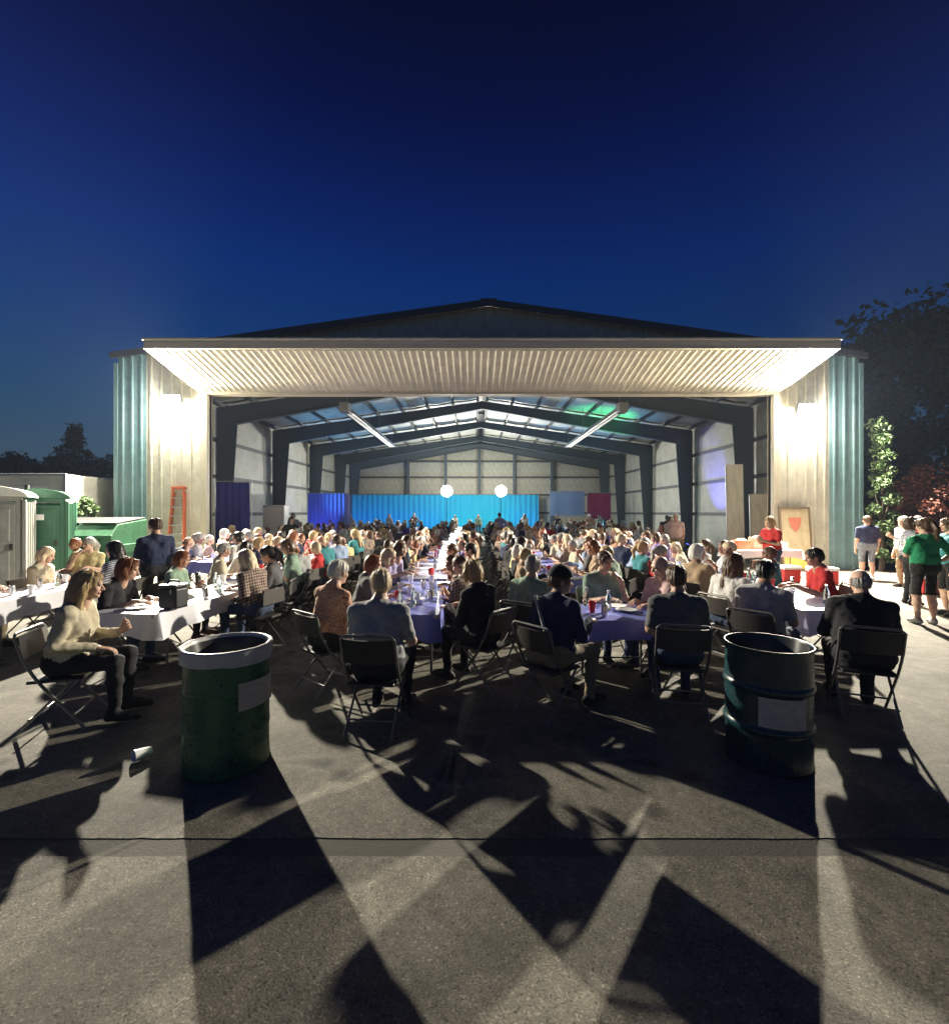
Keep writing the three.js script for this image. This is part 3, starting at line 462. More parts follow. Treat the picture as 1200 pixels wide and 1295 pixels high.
const hairMats = { blond: mat([0.45, 0.32, 0.16], { roughness: 0.5 }), 'pale blond': mat([0.62, 0.5, 0.32], { roughness: 0.5 }), white: mat([0.68, 0.66, 0.6], { roughness: 0.55 }), grey: mat([0.3, 0.29, 0.27], { roughness: 0.55 }), brown: mat([0.1, 0.055, 0.03], { roughness: 0.45 }), black: mat([0.02, 0.017, 0.015], { roughness: 0.4 }), auburn: mat([0.2, 0.07, 0.03], { roughness: 0.45 }) };
const cloth = (c, m = weave) => mat(c, { roughness: 0.92, map: m });
const tops = { black: cloth([0.02, 0.02, 0.024]), navy: cloth([0.025, 0.035, 0.085]), white: cloth([0.72, 0.71, 0.68]), cream: cloth([0.62, 0.55, 0.4]), 'light grey': cloth([0.4, 0.4, 0.4]), 'dark grey': cloth([0.12, 0.12, 0.125]), red: cloth([0.5, 0.03, 0.03]), green: cloth([0.02, 0.28, 0.12]), 'sage green': cloth([0.25, 0.36, 0.27]), purple: cloth([0.13, 0.06, 0.35]), lavender: cloth([0.42, 0.38, 0.6]), 'light blue': cloth([0.35, 0.45, 0.65]), 'pale pink': cloth([0.65, 0.45, 0.42]), tan: cloth([0.42, 0.3, 0.19]), teal: cloth([0.05, 0.25, 0.28]), 'pale yellow': cloth([0.68, 0.58, 0.3]), plaid: cloth([0.8, 0.75, 0.7], plaid), striped: cloth([0.75, 0.75, 0.75], stripe), 'flower print': cloth([0.9, 0.9, 0.85], print) };
const bottoms = { jeans: cloth([0.05, 0.075, 0.14]), 'dark trousers': cloth([0.025, 0.025, 0.03]), 'khaki trousers': cloth([0.3, 0.24, 0.15]), 'grey shorts': cloth([0.2, 0.23, 0.27]), 'black shorts': cloth([0.02, 0.02, 0.02]) };
const shoes = [mat([0.03, 0.028, 0.025]), mat([0.5, 0.5, 0.48]), mat([0.12, 0.07, 0.04])];
function person(key, o, look, lod, p, turn, label, group) {
  const b = memo('body' + key + lod, () => bodyGeometry(o, lod)); const t = thing('person', label, 'person', p, turn, group);
  part('body', b.geo, [skins[look.skin || 0], tops[look.top], bottoms[look.bottom || 'jeans'], shoes[look.shoe || 0], lips, eyes], t);
  const hp = new THREE.Vector3(), hq = new THREE.Quaternion(), hs = new THREE.Vector3(); b.head.decompose(hp, hq, hs);
  const h = part(look.style === 'balding' ? 'hair_fringe' : 'hair', hairGeometry(look.style, lod), hairMats[look.hair], t); h.position.copy(hp); h.quaternion.copy(hq);
  if (look.cap) { const c = part('cap', capGeometry, tops[look.cap], t); c.position.copy(hp); c.quaternion.copy(hq); c.scale.setScalar(1.13); }
  return t;
}
// ------------------------------------------------------------------ folding chairs, tables, cloths
const chairGeo = {
  seat: (() => { const g = rbox(0.4, 0.028, 0.39, 0, 0.43, 0.01, 0.013); return g; })(),
  backrest: (() => { const g = new THREE.BoxGeometry(0.43, 0.2, 0.018, 10, 3, 1); const P = g.attributes.position; for (let i = 0; i < P.count; i++) P.setZ(i, P.getZ(i) - 0.035 * (1 - (P.getX(i) / 0.215) ** 2)); g.computeVertexNormals(); return g.rotateX(-0.15).translate(0, 0.72, -0.215); })(),
  frontLeg: s => tube([[s * 0.225, 0.82, -0.245], [s * 0.225, 0.62, -0.185], [s * 0.225, 0.43, -0.08], [s * 0.225, 0.012, 0.24]], 0.0125, 10, 6),
  rearLeg: s => tube([[s * 0.2, 0.43, 0.14], [s * 0.2, 0.3, 0.02], [s * 0.2, 0.012, -0.25]], 0.0115, 8, 6),
  stretcher: z => bar([-0.215, 0.13, z], [0.215, 0.13, z], 0.009, 0.009, 6),
  topRail: tube([[-0.225, 0.815, -0.243], [-0.2, 0.845, -0.252], [0.2, 0.845, -0.252], [0.225, 0.815, -0.243]], 0.0125, 10, 6),
};
const legs4 = [chairGeo.frontLeg(-1), chairGeo.frontLeg(1), chairGeo.rearLeg(-1), chairGeo.rearLeg(1)];
function chair(p, turn, label, group, pad = M.chair, metal = M.chairTube) {
  const t = thing('folding_chair', label, 'chair', p, turn, group);
  part('seat', chairGeo.seat, pad, t); part('backrest', chairGeo.backrest, pad, t); for (const l of legs4) part('leg', l, metal, t);
  part('stretcher', chairGeo.stretcher(0.145), metal, t); part('stretcher', chairGeo.stretcher(-0.155), metal, t); part('top_rail', chairGeo.topRail, metal, t); return t;
}
const chairFarGeo = merge([box(0.4, 0.028, 0.39, 0, 0.43, 0.01), box(0.43, 0.2, 0.018, 0, 0.72, -0.22), ...[-1, 1].flatMap(s => [bar([s * 0.225, 0.82, -0.245], [s * 0.225, 0.5, -0.13], 0.0125, 0.0125, 5), bar([s * 0.225, 0.5, -0.13], [s * 0.225, 0.008, 0.24], 0.0125, 0.0125, 5), bar([s * 0.2, 0.43, 0.14], [s * 0.2, 0.008, -0.25], 0.0115, 0.0115, 5)])]);
function table(p, turn, label, group, len = 2.44, wid = 0.76) {
  const t = thing('folding_table', label, 'table', p, turn, group);
  part('tabletop', rbox(wid, 0.045, len, 0, 0.7175, 0, 0.015), M.tabletop, t);
  for (const s of [-1, 1]) { for (const q of [-1, 1]) part('leg', bar([q * (wid / 2 - 0.1), 0.012, s * (len / 2 - 0.3)], [q * (wid / 2 - 0.1), 0.695, s * (len / 2 - 0.3)], 0.014, 0.014, 8), M.chairTube, t); part('leg_brace', bar([-(wid / 2 - 0.1), 0.2, s * (len / 2 - 0.3)], [wid / 2 - 0.1, 0.2, s * (len / 2 - 0.3)], 0.01, 0.01, 6), M.chairTube, t); }
  return t;
}
function clothGeo(len, wid, drop, sd) {
  const pos = [], idx = [], hw = wid / 2 + 0.006, hl = len / 2 + 0.006, per = [], r = 0.03, st = 0.055, ny = 6;
  const edge = (ax, az, bx, bz) => { const L = Math.hypot(bx - ax, bz - az), n = Math.max(2, Math.round(L / st)); for (let i = 0; i < n; i++) per.push([ax + (bx - ax) * i / n, az + (bz - az) * i / n, L]); };
  edge(-hw + r, hl, hw - r, hl); edge(hw, hl - r, hw, -hl + r); edge(hw - r, -hl, -hw + r, -hl); edge(-hw, -hl + r, -hw, hl - r);
  const n = per.length;
  for (let j = 0; j <= ny; j++) for (let i = 0; i < n; i++) {
    const [x, z] = per[i], t = j / ny, cor = Math.max(0, 1 - Math.min(Math.abs(Math.abs(x) - hw), 0.3) / 0.3 - Math.min(Math.abs(Math.abs(z) - hl), 0.3) / 0.3), w = (0.014 + 0.034 * noise(x * 4 + sd, z * 4, 1) + 0.018 * noise(x * 11, z * 11 + sd, 6)) * t + 0.06 * cor * t;
    const l = Math.hypot(Math.abs(x) >= hw - 0.001 ? 1 : 0, Math.abs(z) >= hl - 0.001 ? 1 : 0) || 1, nx = (Math.abs(x) >= hw - 0.001 ? Math.sign(x) : 0) / l, nz = (Math.abs(z) >= hl - 0.001 ? Math.sign(z) : 0) / l;
    pos.push(x + nx * w, 0.747 - (j === 0 ? 0 : 0.006) - t * drop * (1 + 0.14 * noise(x * 3 + sd, z * 3, 4) * t + 0.15 * cor), z + nz * w);
  }
  for (let j = 0; j < ny; j++) for (let i = 0; i < n; i++) { const a = j * n + i, b = j * n + (i + 1) % n, c = a + n, d = b + n; idx.push(a, c, b, b, c, d); }
  // top sheet with faint creases
  const gx = 10, gz = Math.max(8, Math.round(len / 0.08)), o = pos.length / 3;
  for (let k = 0; k <= gz; k++) for (let i = 0; i <= gx; i++) { const x = -hw + 2 * hw * i / gx, z = -hl + 2 * hl * k / gz, e = Math.min(1, Math.min(hw - Math.abs(x), hl - Math.abs(z)) / 0.03); pos.push(x, 0.747 + e * (0.0015 + 0.004 * Math.max(0, noise(x * 7 + sd, z * 4, 8)) + 0.0035 * Math.max(0, noise(x * 16, z * 16 + sd, 8))), z); }
  for (let k = 0; k < gz; k++) for (let i = 0; i < gx; i++) { const a = o + k * (gx + 1) + i, b = a + 1, c = a + gx + 1, d = c + 1; idx.push(a, c, b, b, c, d); }
  const g = new THREE.BufferGeometry(); g.setAttribute('position', new THREE.Float32BufferAttribute(pos, 3)); g.setIndex(idx); g.computeVertexNormals(); return uvFrom(g, 'x', 'z', 1);
}
const clothGeos = [0, 1, 2].map(k => clothGeo(2.44, 0.76, 0.24, k * 3.7));
for (const m of [M.clothWhite, M.clothBlue, M.clothLav]) m.side = THREE.DoubleSide;
// small things on tables
const cupGeo = lathe([[0, 0.002], [0.028, 0.0], [0.042, 0.115], [0.045, 0.118], [0.04, 0.114], [0.026, 0.006], [0, 0.006]], 14);
const bottleGeo = lathe([[0, 0], [0.032, 0.002], [0.033, 0.05], [0.03, 0.07], [0.033, 0.09], [0.033, 0.14], [0.013, 0.185], [0.013, 0.205], [0, 0.206]], 14);
const canGeo = lathe([[0, 0.002], [0.026, 0], [0.033, 0.008], [0.033, 0.108], [0.027, 0.12], [0.026, 0.116], [0, 0.116]], 14);
const plateGeo = lathe([[0, 0.004], [0.07, 0.0], [0.115, 0.016], [0.117, 0.018], [0.07, 0.006], [0, 0.008]], 20);
const bottleCap = new THREE.CylinderGeometry(0.015, 0.015, 0.02, 10).translate(0, 0.212, 0);
function onTable(kind, x, z, where, y = 0.7525) {
  const g = 'cups, bottles and plates on the tables';
  if (kind === 'cup') return solo('cup', cupGeo, M.cupWhite, 'white disposable cup standing on ' + where, 'cup', [x, y, z], 0, g);
  if (kind === 'redcup') return solo('cup', cupGeo, M.cupRed, 'red plastic cup standing on ' + where, 'cup', [x, y, z], 0, g);
  if (kind === 'can') return solo('drink_can', canGeo, M.can, 'silver drink can standing on ' + where, 'can', [x, y, z], 0, g);
  if (kind === 'plate') return solo('plate', plateGeo, M.cupWhite, 'white paper plate lying on ' + where, 'plate', [x, y, z], 0, g);
  const t = thing('water_bottle', 'clear water bottle standing on ' + where, 'bottle', [x, y, z], 0, g); part('bottle', bottleGeo, M.bottle, t); part('cap', bottleCap, M.cupWhite, t); return t;
}
function tableSet(x, z, turn, clothMat, clothWord, where, near, len = 2.44, wid = 0.76, group = 'long folding tables in rows') {
  table([x, 0.004, z], turn, 'folding table under the ' + clothWord + ' ' + where, group, len, wid);
  const g = len === 2.44 && wid === 0.76 ? pick(clothGeos) : clothGeo(len, wid, 0.2, 9);
  solo('tablecloth', g, clothMat, clothWord + ' ' + where, 'tablecloth', [x, 0.004, z], turn, 'cloths on the long tables');
}
// ------------------------------------------------------------------ steel drums used as bins
function drum(x, z, turn, paint, label, hoops, bagDrop, sheet) {
  const t = thing('steel_drum', label, 'bin', [x, 0, z], turn);
  const R = 0.288, H = 0.87, prof = [[0, 0.02], [R - 0.012, 0.02], [R - 0.008, 0.002], [R + 0.004, 0.002], [R + 0.004, 0.018], [R, 0.022]];
  for (const y of [0.06, 0.12, 0.18, 0.24]) prof.push([R, y]);
  for (const h of [0.29, 0.58]) { if (h > 0.5) for (const y of [0.36, 0.43, 0.5]) prof.push([R, y]); for (let k = -4; k <= 4; k++) prof.push([R + hoops * Math.max(0, Math.cos(k / 4 * PI / 2)), h + k * 0.008]); }
  prof.push([R, 0.66], [R, 0.73], [R, 0.79], [R, H - 0.02], [R + 0.008, H - 0.012], [R + 0.01, H - 0.004], [R + 0.004, H], [R - 0.006, H - 0.004], [R - 0.008, H - 0.03], [R - 0.008, 0.03], [0, 0.03]);
  const g = lathe(prof, 56); { const u = g.attributes.uv; const P = g.attributes.position; for (let i = 0; i < u.count; i++) u.setXY(i, u.getX(i) * 2, (P.getY(i) + Math.hypot(P.getX(i), P.getZ(i))) * 1.1); } { const P = g.attributes.position; for (let i = 0; i < P.count; i++) { const x = P.getX(i), y = P.getY(i), z = P.getZ(i), r = Math.hypot(x, z); if (r < 0.25 || y > 0.8 || y < 0.06) continue; const w = 0.005 * noise(x * 5 + turn * 9, y * 5, z * 5 + hoops * 900) - 0.012 * Math.max(0, noise(x * 4, y * 4 + hoops * 500, z * 4 + 3) - 0.45); P.setX(i, x * (1 + w / r)); P.setZ(i, z * (1 + w / r)); } g.computeVertexNormals(); } part('shell', g, paint, t);
  // liner bag folded over the rim and sunk inside
  const pr = []; for (let k = 0; k <= 6; k++) pr.push([R + 0.018, H - bagDrop + bagDrop * k / 6]); pr.push([R + 0.016, H + 0.012], [R + 0.002, H + 0.016], [R - 0.014, H + 0.006], [R - 0.02, H - 0.04]);
  const b = lathe(pr, 64); { const P = b.attributes.position; for (let i = 0; i < P.count; i++) { const x = P.getX(i), y = P.getY(i), z = P.getZ(i), a = Math.atan2(x, z), low = y < H - 0.02; const w = 0.006 * (noise(Math.cos(a) * 7, Math.sin(a) * 7, y * 5) + 0.5) + 0.003 * noise(Math.cos(a) * 22, Math.sin(a) * 22, y * 9); const r = Math.hypot(x, z); if (r > 0.2) { const s = 1 + w / r; P.setX(i, x * s); P.setZ(i, z * s); if (low && r > R) P.setY(i, y + 0.02 * noise(Math.cos(a) * 3, Math.sin(a) * 3, 7)); } } b.computeVertexNormals(); }
  M.bag.side = THREE.DoubleSide; M.bagDark.side = THREE.DoubleSide; if (bagDrop > 0.05) part('liner_cuff', b, M.bag, t);
  const inn = []; for (let k = 0; k <= 8; k++) inn.push([R - 0.022 - k * 0.012, H - 0.008 - 0.05 * k]); inn.push([0, H - 0.42]); const ib = lathe(inn, 40); { const P = ib.attributes.position; for (let i = 0; i < P.count; i++) { const r = Math.hypot(P.getX(i), P.getZ(i)); if (r > 0.05) { const q = 1 - 0.02 * (1 + noise(P.getX(i) * 16, P.getY(i) * 9, P.getZ(i) * 16)); P.setX(i, P.getX(i) * q); P.setZ(i, P.getZ(i) * q); } } ib.computeVertexNormals(); } part('liner_bag', ib, M.bagDark, t);
  const gl = lathe([[0, H - 0.3], [0.1, H - 0.27], [0.17, H - 0.3], [0.2, H - 0.34]], 24); { const P = gl.attributes.position; for (let i = 0; i < P.count; i++) P.setY(i, P.getY(i) + 0.03 * noise(P.getX(i) * 14, P.getZ(i) * 14, 2)); gl.computeVertexNormals(); } part('rubbish', gl, M.bagDark, t);
  if (sheet) { const [ang, w, h, y] = sheet, sg = new THREE.CylinderGeometry(R + 0.016, R + 0.016, h, 12, 2, true, ang - w / R / 2, w / R).translate(0, y, 0); const P = sg.attributes.position; for (let i = 0; i < P.count; i++) { const s = 1 + 0.012 * noise(P.getX(i) * 9, P.getY(i) * 9, 3); P.setX(i, P.getX(i) * s); P.setZ(i, P.getZ(i) * s); } M.paper.side = THREE.DoubleSide; part('paper_sheet', sg, M.paper, t); }
}
drum(-1.83, -3.52, 0, M.drumGreen, 'dark green steel drum bin with white liner and paper wrapped round its side', 0.004, 0.085, [1.22, 0.3, 0.19, 0.56]);
drum(2.21, -3.58, 0, M.drumBlue, 'blue black steel drum bin with rolled hoops and a paper sheet on its front', 0.013, 0.03, [-0.22, 0.3, 0.21, 0.44]);

// ------------------------------------------------------------------ people near the camera
const near = [
  // key, x, z, turn, pose, look, label
  ['a', -3.02, -3.5, 0.6 * PI, { sit: 1, lean: 0.22, head: [0.1, 0.1], arms: ['lap', 'phone'], sleeves: 1, bust: 1 }, { skin: 1, top: 'cream', bottom: 'dark trousers', style: 'long', hair: 'blond' }, 'person with long blond hair in cream sweater sitting at the end of the white table'],
  ['b', -3.68, -4.75, 0.5 * PI, { sit: 1, lean: 0.35, head: [0.3, 0.2], arms: ['table', 'table'] }, { skin: 1, top: 'black', style: 'bob', hair: 'auburn' }, 'person in black top with auburn bob leaning over the white table'],
  ['c', -1.3, -4.15, 0.78 * PI, { sit: 1, lean: 0.2, head: [0.1, 0.15], arms: ['table', 'table'], build: 1.05 }, { skin: 1, top: 'flower print', bottom: 'dark trousers', style: 'short', hair: 'white' }, 'white haired person in flower print top sitting beside a blue table'],
  ['d', -0.7, -3.42, 0.96 * PI, { sit: 1, lean: 0.12, head: [0.25, 0.12], arms: ['table', 'table'], build: 1.14 }, { skin: 1, top: 'light grey', bottom: 'dark trousers', style: 'short', hair: 'pale blond' }, 'broad person in light grey shirt with pale blond hair, back turned at blue table end'],
  ['e', 0.1, -4.25, -0.72 * PI, { sit: 1, lean: 0.25, head: [-0.1, 0.1], arms: ['table', 'table'], sleeves: 1, bust: 1 }, { skin: 1, top: 'black', bottom: 'dark trousers', style: 'bob', hair: 'blond' }, 'person in black long sleeves with blond bob sitting beside the blue table'],
  ['f', 0.58, -3.68, 0.72 * PI, { sit: 1, lean: 0.3, side: 0.08, head: [-0.6, 0.05], arms: ['table', 'lap'], sleeves: 1, build: 1.12 }, { skin: 0, top: 'navy', bottom: 'khaki trousers', style: 'short', hair: 'brown', cap: 'black' }, 'person in navy jacket, black peaked cap and pale shoulder strap'],
  ['g', 0.52, -4.62, 0.8 * PI, { sit: 1, lean: 0.15, head: [0.1, 0.05], arms: ['table', 'lap'] }, { skin: 1, top: 'sage green', style: 'short', hair: 'grey' }, 'grey haired person in sage green shirt behind the one in navy jacket'],
  ['h', 1.38, -5.2, 0.08 * PI, { sit: 1, lean: 0.12, head: [0.2, 0.1], arms: ['table', 'drink'], build: 1.1 }, { skin: 0, top: 'sage green', style: 'short', hair: 'brown' }, 'person in sage green tee facing outwards across the square table, drinking'],
  ['i', 1.95, -4.75, -0.35 * PI, { sit: 1, lean: 0.2, head: [-0.2, 0.15], arms: ['table', 'table'], build: 1.05 }, { skin: 1, top: 'pale pink', style: 'balding', hair: 'grey' }, 'balding person in pale pink shirt sitting at the square table'],
  ['j', 1.6, -3.72, 0.93 * PI, { sit: 1, lean: 0.1, head: [-0.1, 0.1], arms: ['table', 'lap'], build: 1.05 }, { skin: 0, top: 'dark grey', style: 'short', hair: 'brown' }, 'person in dark grey vest, back turned at the square table'],
  ['k', 2.62, -4.92, 0.62 * PI, { sit: 1, lean: 0.15, head: [0.1, 0.12], arms: ['table', 'lap'], bust: 1 }, { skin: 1, top: 'white', style: 'long', hair: 'brown' }, 'person in white top with long brown hair sitting beside the lavender table'],
  ['l', 2.52, -4.2, 0.72 * PI, { sit: 1, lean: 0.22, head: [0.1, 0.15], arms: ['table', 'table'], build: 1.12 }, { skin: 2, top: 'light grey', style: 'short', hair: 'black' }, 'black haired person in grey tee behind the blue black drum'],
  ['m', 4.16, -5.6, -0.6 * PI, { sit: 1, lean: 0.2, head: [0.1, 0.1], arms: ['table', 'table'] }, { skin: 2, top: 'red', style: 'short', hair: 'black' }, 'black haired person in red tee sitting beside the lavender table'],
  ['n', 2.98, -3.64, 0.86 * PI, { sit: 1, lean: 0.34, side: -0.06, head: [0.1, 0.25], arms: ['table', 'table'], sleeves: 1, build: 1.18, legs: [0.6, 0] }, { skin: 1, top: 'black', bottom: 'dark trousers', style: 'balding', hair: 'grey' }, 'balding person in black jacket hunched over the end of the lavender table'],
  // standing
  ['o', -4.9, -7.3, -0.7 * PI, { head: [0.2, 0.1], arms: ['down', 'phone'], sleeves: 1, build: 1.12 }, { skin: 0, top: 'navy', bottom: 'dark trousers', style: 'short', hair: 'brown' }, 'person in dark navy clothes standing beside the far end of the white table'],
  ['p', 10.75, -13.0, 0.9 * PI, { head: [0.3, 0], arms: ['down', 'down'], shorts: 1, build: 1.15 }, { skin: 1, top: 'navy', bottom: 'grey shorts', style: 'short', hair: 'brown', shoe: 1 }, 'person in navy tee and grey shorts standing beside the teal hangar corner'],
  ['q', 7.02, -7.4, 0.95 * PI, { head: [0.4, 0.1], arms: ['hip', 'phone'], shorts: 1 }, { skin: 1, top: 'green', bottom: 'black shorts', style: 'tail', hair: 'brown', shoe: 1 }, 'person in bright green tee and black shorts standing with one hand on hip'],
  ['r', 7.95, -7.95, -0.6 * PI, { head: [0, 0.1], arms: ['down', 'down'], shorts: 1, build: 1.1 }, { skin: 1, top: 'teal', bottom: 'black shorts', style: 'short', hair: 'brown' }, 'person in dark teal tee standing next to the one in bright green'],
  ['s', 8.25, -9.0, 0.4 * PI, { head: [0, 0], arms: ['phone', 'down'] }, { skin: 0, top: 'striped', bottom: 'dark trousers', style: 'bob', hair: 'brown' }, 'person in striped top and dark trousers standing behind the bright green tee'],
  ['t', 6.9, -11.0, -0.4 * PI, { head: [0.1, 0.25], arms: ['phone', 'phone'], lean: 0.1 }, { skin: 1, top: 'red', style: 'bob', hair: 'blond' }, 'person with blond bob in red top standing near the framed board'],
  ['u', 10.5, -11.6, -0.5 * PI, { head: [0.1, 0.1], arms: ['down', 'phone'] }, { skin: 1, top: 'white', bottom: 'khaki trousers', style: 'bob', hair: 'white' }, 'person in white top and khaki trousers standing by the red coolers'],
  ['v', 11.2, -12.0, 0.6 * PI, { head: [0.1, 0.1], arms: ['phone', 'down'] }, { skin: 0, top: 'red', bottom: 'dark trousers', style: 'short', hair: 'grey' }, 'grey haired person in red top standing by the red coolers'],
];
for (const [key, x_, z_, turn, o, look, label] of near) {
  const far = z_ < -6.5 ? (z_ < -10 ? 1 : 1.06) : 1.19, x = x_ * far, z = z_ * far;
  person(key, o, look, 'near', [x, 0, z], turn, label, 'people near the drums and tables');
  if (o.sit) chair([x, 0, z], turn, 'folding chair under the ' + label.replace(/(,| sitting| leaning| facing| hunched| behind).*/, ''), 'folding chairs at the tables', key === 'n' || key === 'd' ? M.chairBlack : M.chair);
}
{ // pale strap across the navy jacket
  const nv = scene.children.find(c => c.userData.label && c.userData.label.startsWith('person in navy jacket'));
  const pts = []; const ln = 0.3; for (let i = 0; i <= 14; i++) { const t = i / 14, x = 0.17 - 0.33 * t, h = 0.5 - 0.46 * t, zz = -0.15 - 0.012 * Math.sin(t * PI); const y1 = h * Math.cos(ln) - zz * Math.sin(ln), z1 = h * Math.sin(ln) + zz * Math.cos(ln); pts.push([x, 0.535 + y1, z1 - 0.012]); }
  part('shoulder_strap', tube(pts, 0.016, 28, 6), cloth([0.5, 0.48, 0.42]), nv);
}
// tables of the first row
tableSet(-3.67, -6.35, -0.115, M.clothWhite, 'bright white cloth', 'on the table beside the green drum side', 1);
tableSet(-6.15, -6.8, 0, M.clothWhite, 'bright white cloth', 'on the table beside the portable toilets', 1);
tableSet(-0.77, -6.3, 0, M.clothBlue, 'violet blue cloth', 'on the long table before the light grey shirt', 1);
tableSet(1.55, -5.24, 0, M.clothBlue, 'violet blue cloth', 'on the small square table', 1, 0.86, 0.86, 'square tables');
tableSet(4.05, -6.55, 0, M.clothLav, 'lavender cloth', 'on the table before the person in black jacket', 1);
{ // black cooler bag on the white table
  const t = thing('cooler_bag', 'black soft cooler bag standing on the end of the white table', 'bag', [-3.42, 0.7595, -5.4], -0.2);
  part('bag_body', rbox(0.24, 0.24, 0.2, 0, 0.12, 0, 0.03), M.chairBlack, t); part('lid', rbox(0.25, 0.035, 0.21, 0, 0.255, 0, 0.015), M.chairBlack, t); part('handle', tube([[-0.08, 0.265, 0], [-0.06, 0.31, 0], [0.06, 0.31, 0], [0.08, 0.265, 0]], 0.01, 12, 6), M.black, t); part('zip_pull', box(0.02, 0.05, 0.006, 0.06, 0.2, 0.103), M.galv, t);
}
const clutter = (cx, cz, w, l, n, where, skip) => { const put = []; for (let q = 0; q < n * 6 && put.length < n; q++) { const x = cx + rr(-w, w), z = cz + rr(-l, l); if (put.some(p => Math.hypot(p[0] - x, p[1] - z) < 0.17) || (skip && Math.hypot(skip[0] - x, skip[1] - z) < 0.3)) continue; put.push([x, z]); onTable(pick(['cup', 'bottle', 'can', 'plate', 'cup', 'redcup', 'plate']), x, z, where, 0.7605); } };
clutter(-3.67, -6.35, 0.25, 1.05, 11, 'the bright white cloth beside the green drum side', [-3.42, -5.4]);
clutter(-0.77, -6.3, 0.27, 1.05, 15, 'the violet blue cloth of the long table');
clutter(1.55, -5.24, 0.3, 0.3, 6, 'the violet blue cloth of the square table');
clutter(4.05, -6.55, 0.27, 1.05, 13, 'the lavender cloth');
clutter(-6.15, -6.8, 0.27, 1.05, 8, 'the bright white cloth beside the portable toilets');
// one tipped white cup on the apron
{ const c = solo('litter_cup', cupGeo, M.cupWhite, 'white cup lying on its side on the concrete by the green drum', 'cup', [-2.45, 0.045, -3.6]); c.rotation.set(PI / 2 - 0.03, 0, 0.6); }

// ------------------------------------------------------------------ the crowd at the long tables
const poses = [
  { sit: 1, lean: 0.12, head: [0.1, 0.08], arms: ['table', 'table'] }, { sit: 1, lean: 0.25, head: [-0.3, 0.15], arms: ['table', 'drink'], bust: 1 }, { sit: 1, lean: 0.02, head: [0.5, 0], arms: ['lap', 'lap'], build: 1.12 },
  { sit: 1, lean: 0.3, head: [-0.1, 0.2], arms: ['table', 'lap'], sleeves: 1 }, { sit: 1, lean: 0.08, side: 0.08, head: [-0.5, 0.05], arms: ['drink', 'table'], build: 1.06 }, { sit: 1, lean: 0.18, head: [0.2, 0.3], arms: ['phone', 'phone'], bust: 1 }, { sit: 1, lean: -0.08, side: -0.12, head: [0.8, 0.05], arms: ['table', 'lap'], cross: 1, sleeves: 1 }, { sit: 1, lean: 0.36, side: 0.1, head: [0.7, 0.1], arms: ['table', 'table'], build: 1.15, legs: [0.5, 0] }];
const standPoses = [{ head: [0.1, 0.05], arms: ['down', 'down'], build: 1.1 }, { head: [-0.3, 0.05], arms: ['phone', 'down'] }, { head: [0.2, 0.1], arms: ['hip', 'phone'], sleeves: 1 }];
const topNames = ['white', 'white', 'cream', 'cream', 'light grey', 'black', 'navy', 'dark grey', 'plaid', 'lavender', 'light blue', 'pale pink', 'tan', 'sage green', 'red', 'purple', 'pale yellow', 'flower print', 'striped', 'teal', 'black', 'navy'];
const hairNames = ['blond', 'pale blond', 'white', 'grey', 'brown', 'brown', 'black', 'auburn'];
const styleNames = ['short', 'short', 'short', 'bob', 'bob', 'long', 'tail', 'balding'];
function crowdPerson(x, z, turn, where, standing) {
  const k = Math.floor(rnd() * (standing ? 3 : 8)), top = pick(topNames), hair = pick(hairNames), style = pick(styleNames), look = { skin: Math.floor(rnd() * 3.3), top, hair, style, bottom: pick(['jeans', 'dark trousers', 'khaki trousers']), shoe: Math.floor(rnd() * 3) };
  const sw = { short: 'short ' + hair + ' hair', bob: hair + ' bob', long: 'long ' + hair + ' hair', tail: hair + ' ponytail', balding: 'balding ' + hair + ' hair' }[style];
  const o = (standing ? standPoses : poses)[k], size = rr(0.93, 1.05);
  person((standing ? 'st' : 'si') + k, o, look, 'far', [x, 0.004 * (z < -15.1 ? 1 : 0), z], turn, `${standing ? 'standing' : 'seated'} person, ${top} top, ${sw}, ${where}`, 'crowd at the long tables').scale.setScalar(size);
}
const chairLabels = { out: 'metal folding chair under the crowd seated out on the apron', in: 'metal folding chair under the crowd seated inside the hangar' };
const columns = [-8.0, -6.0, -3.75, -0.85, 1.5, 3.85, 6.0, 8.0];
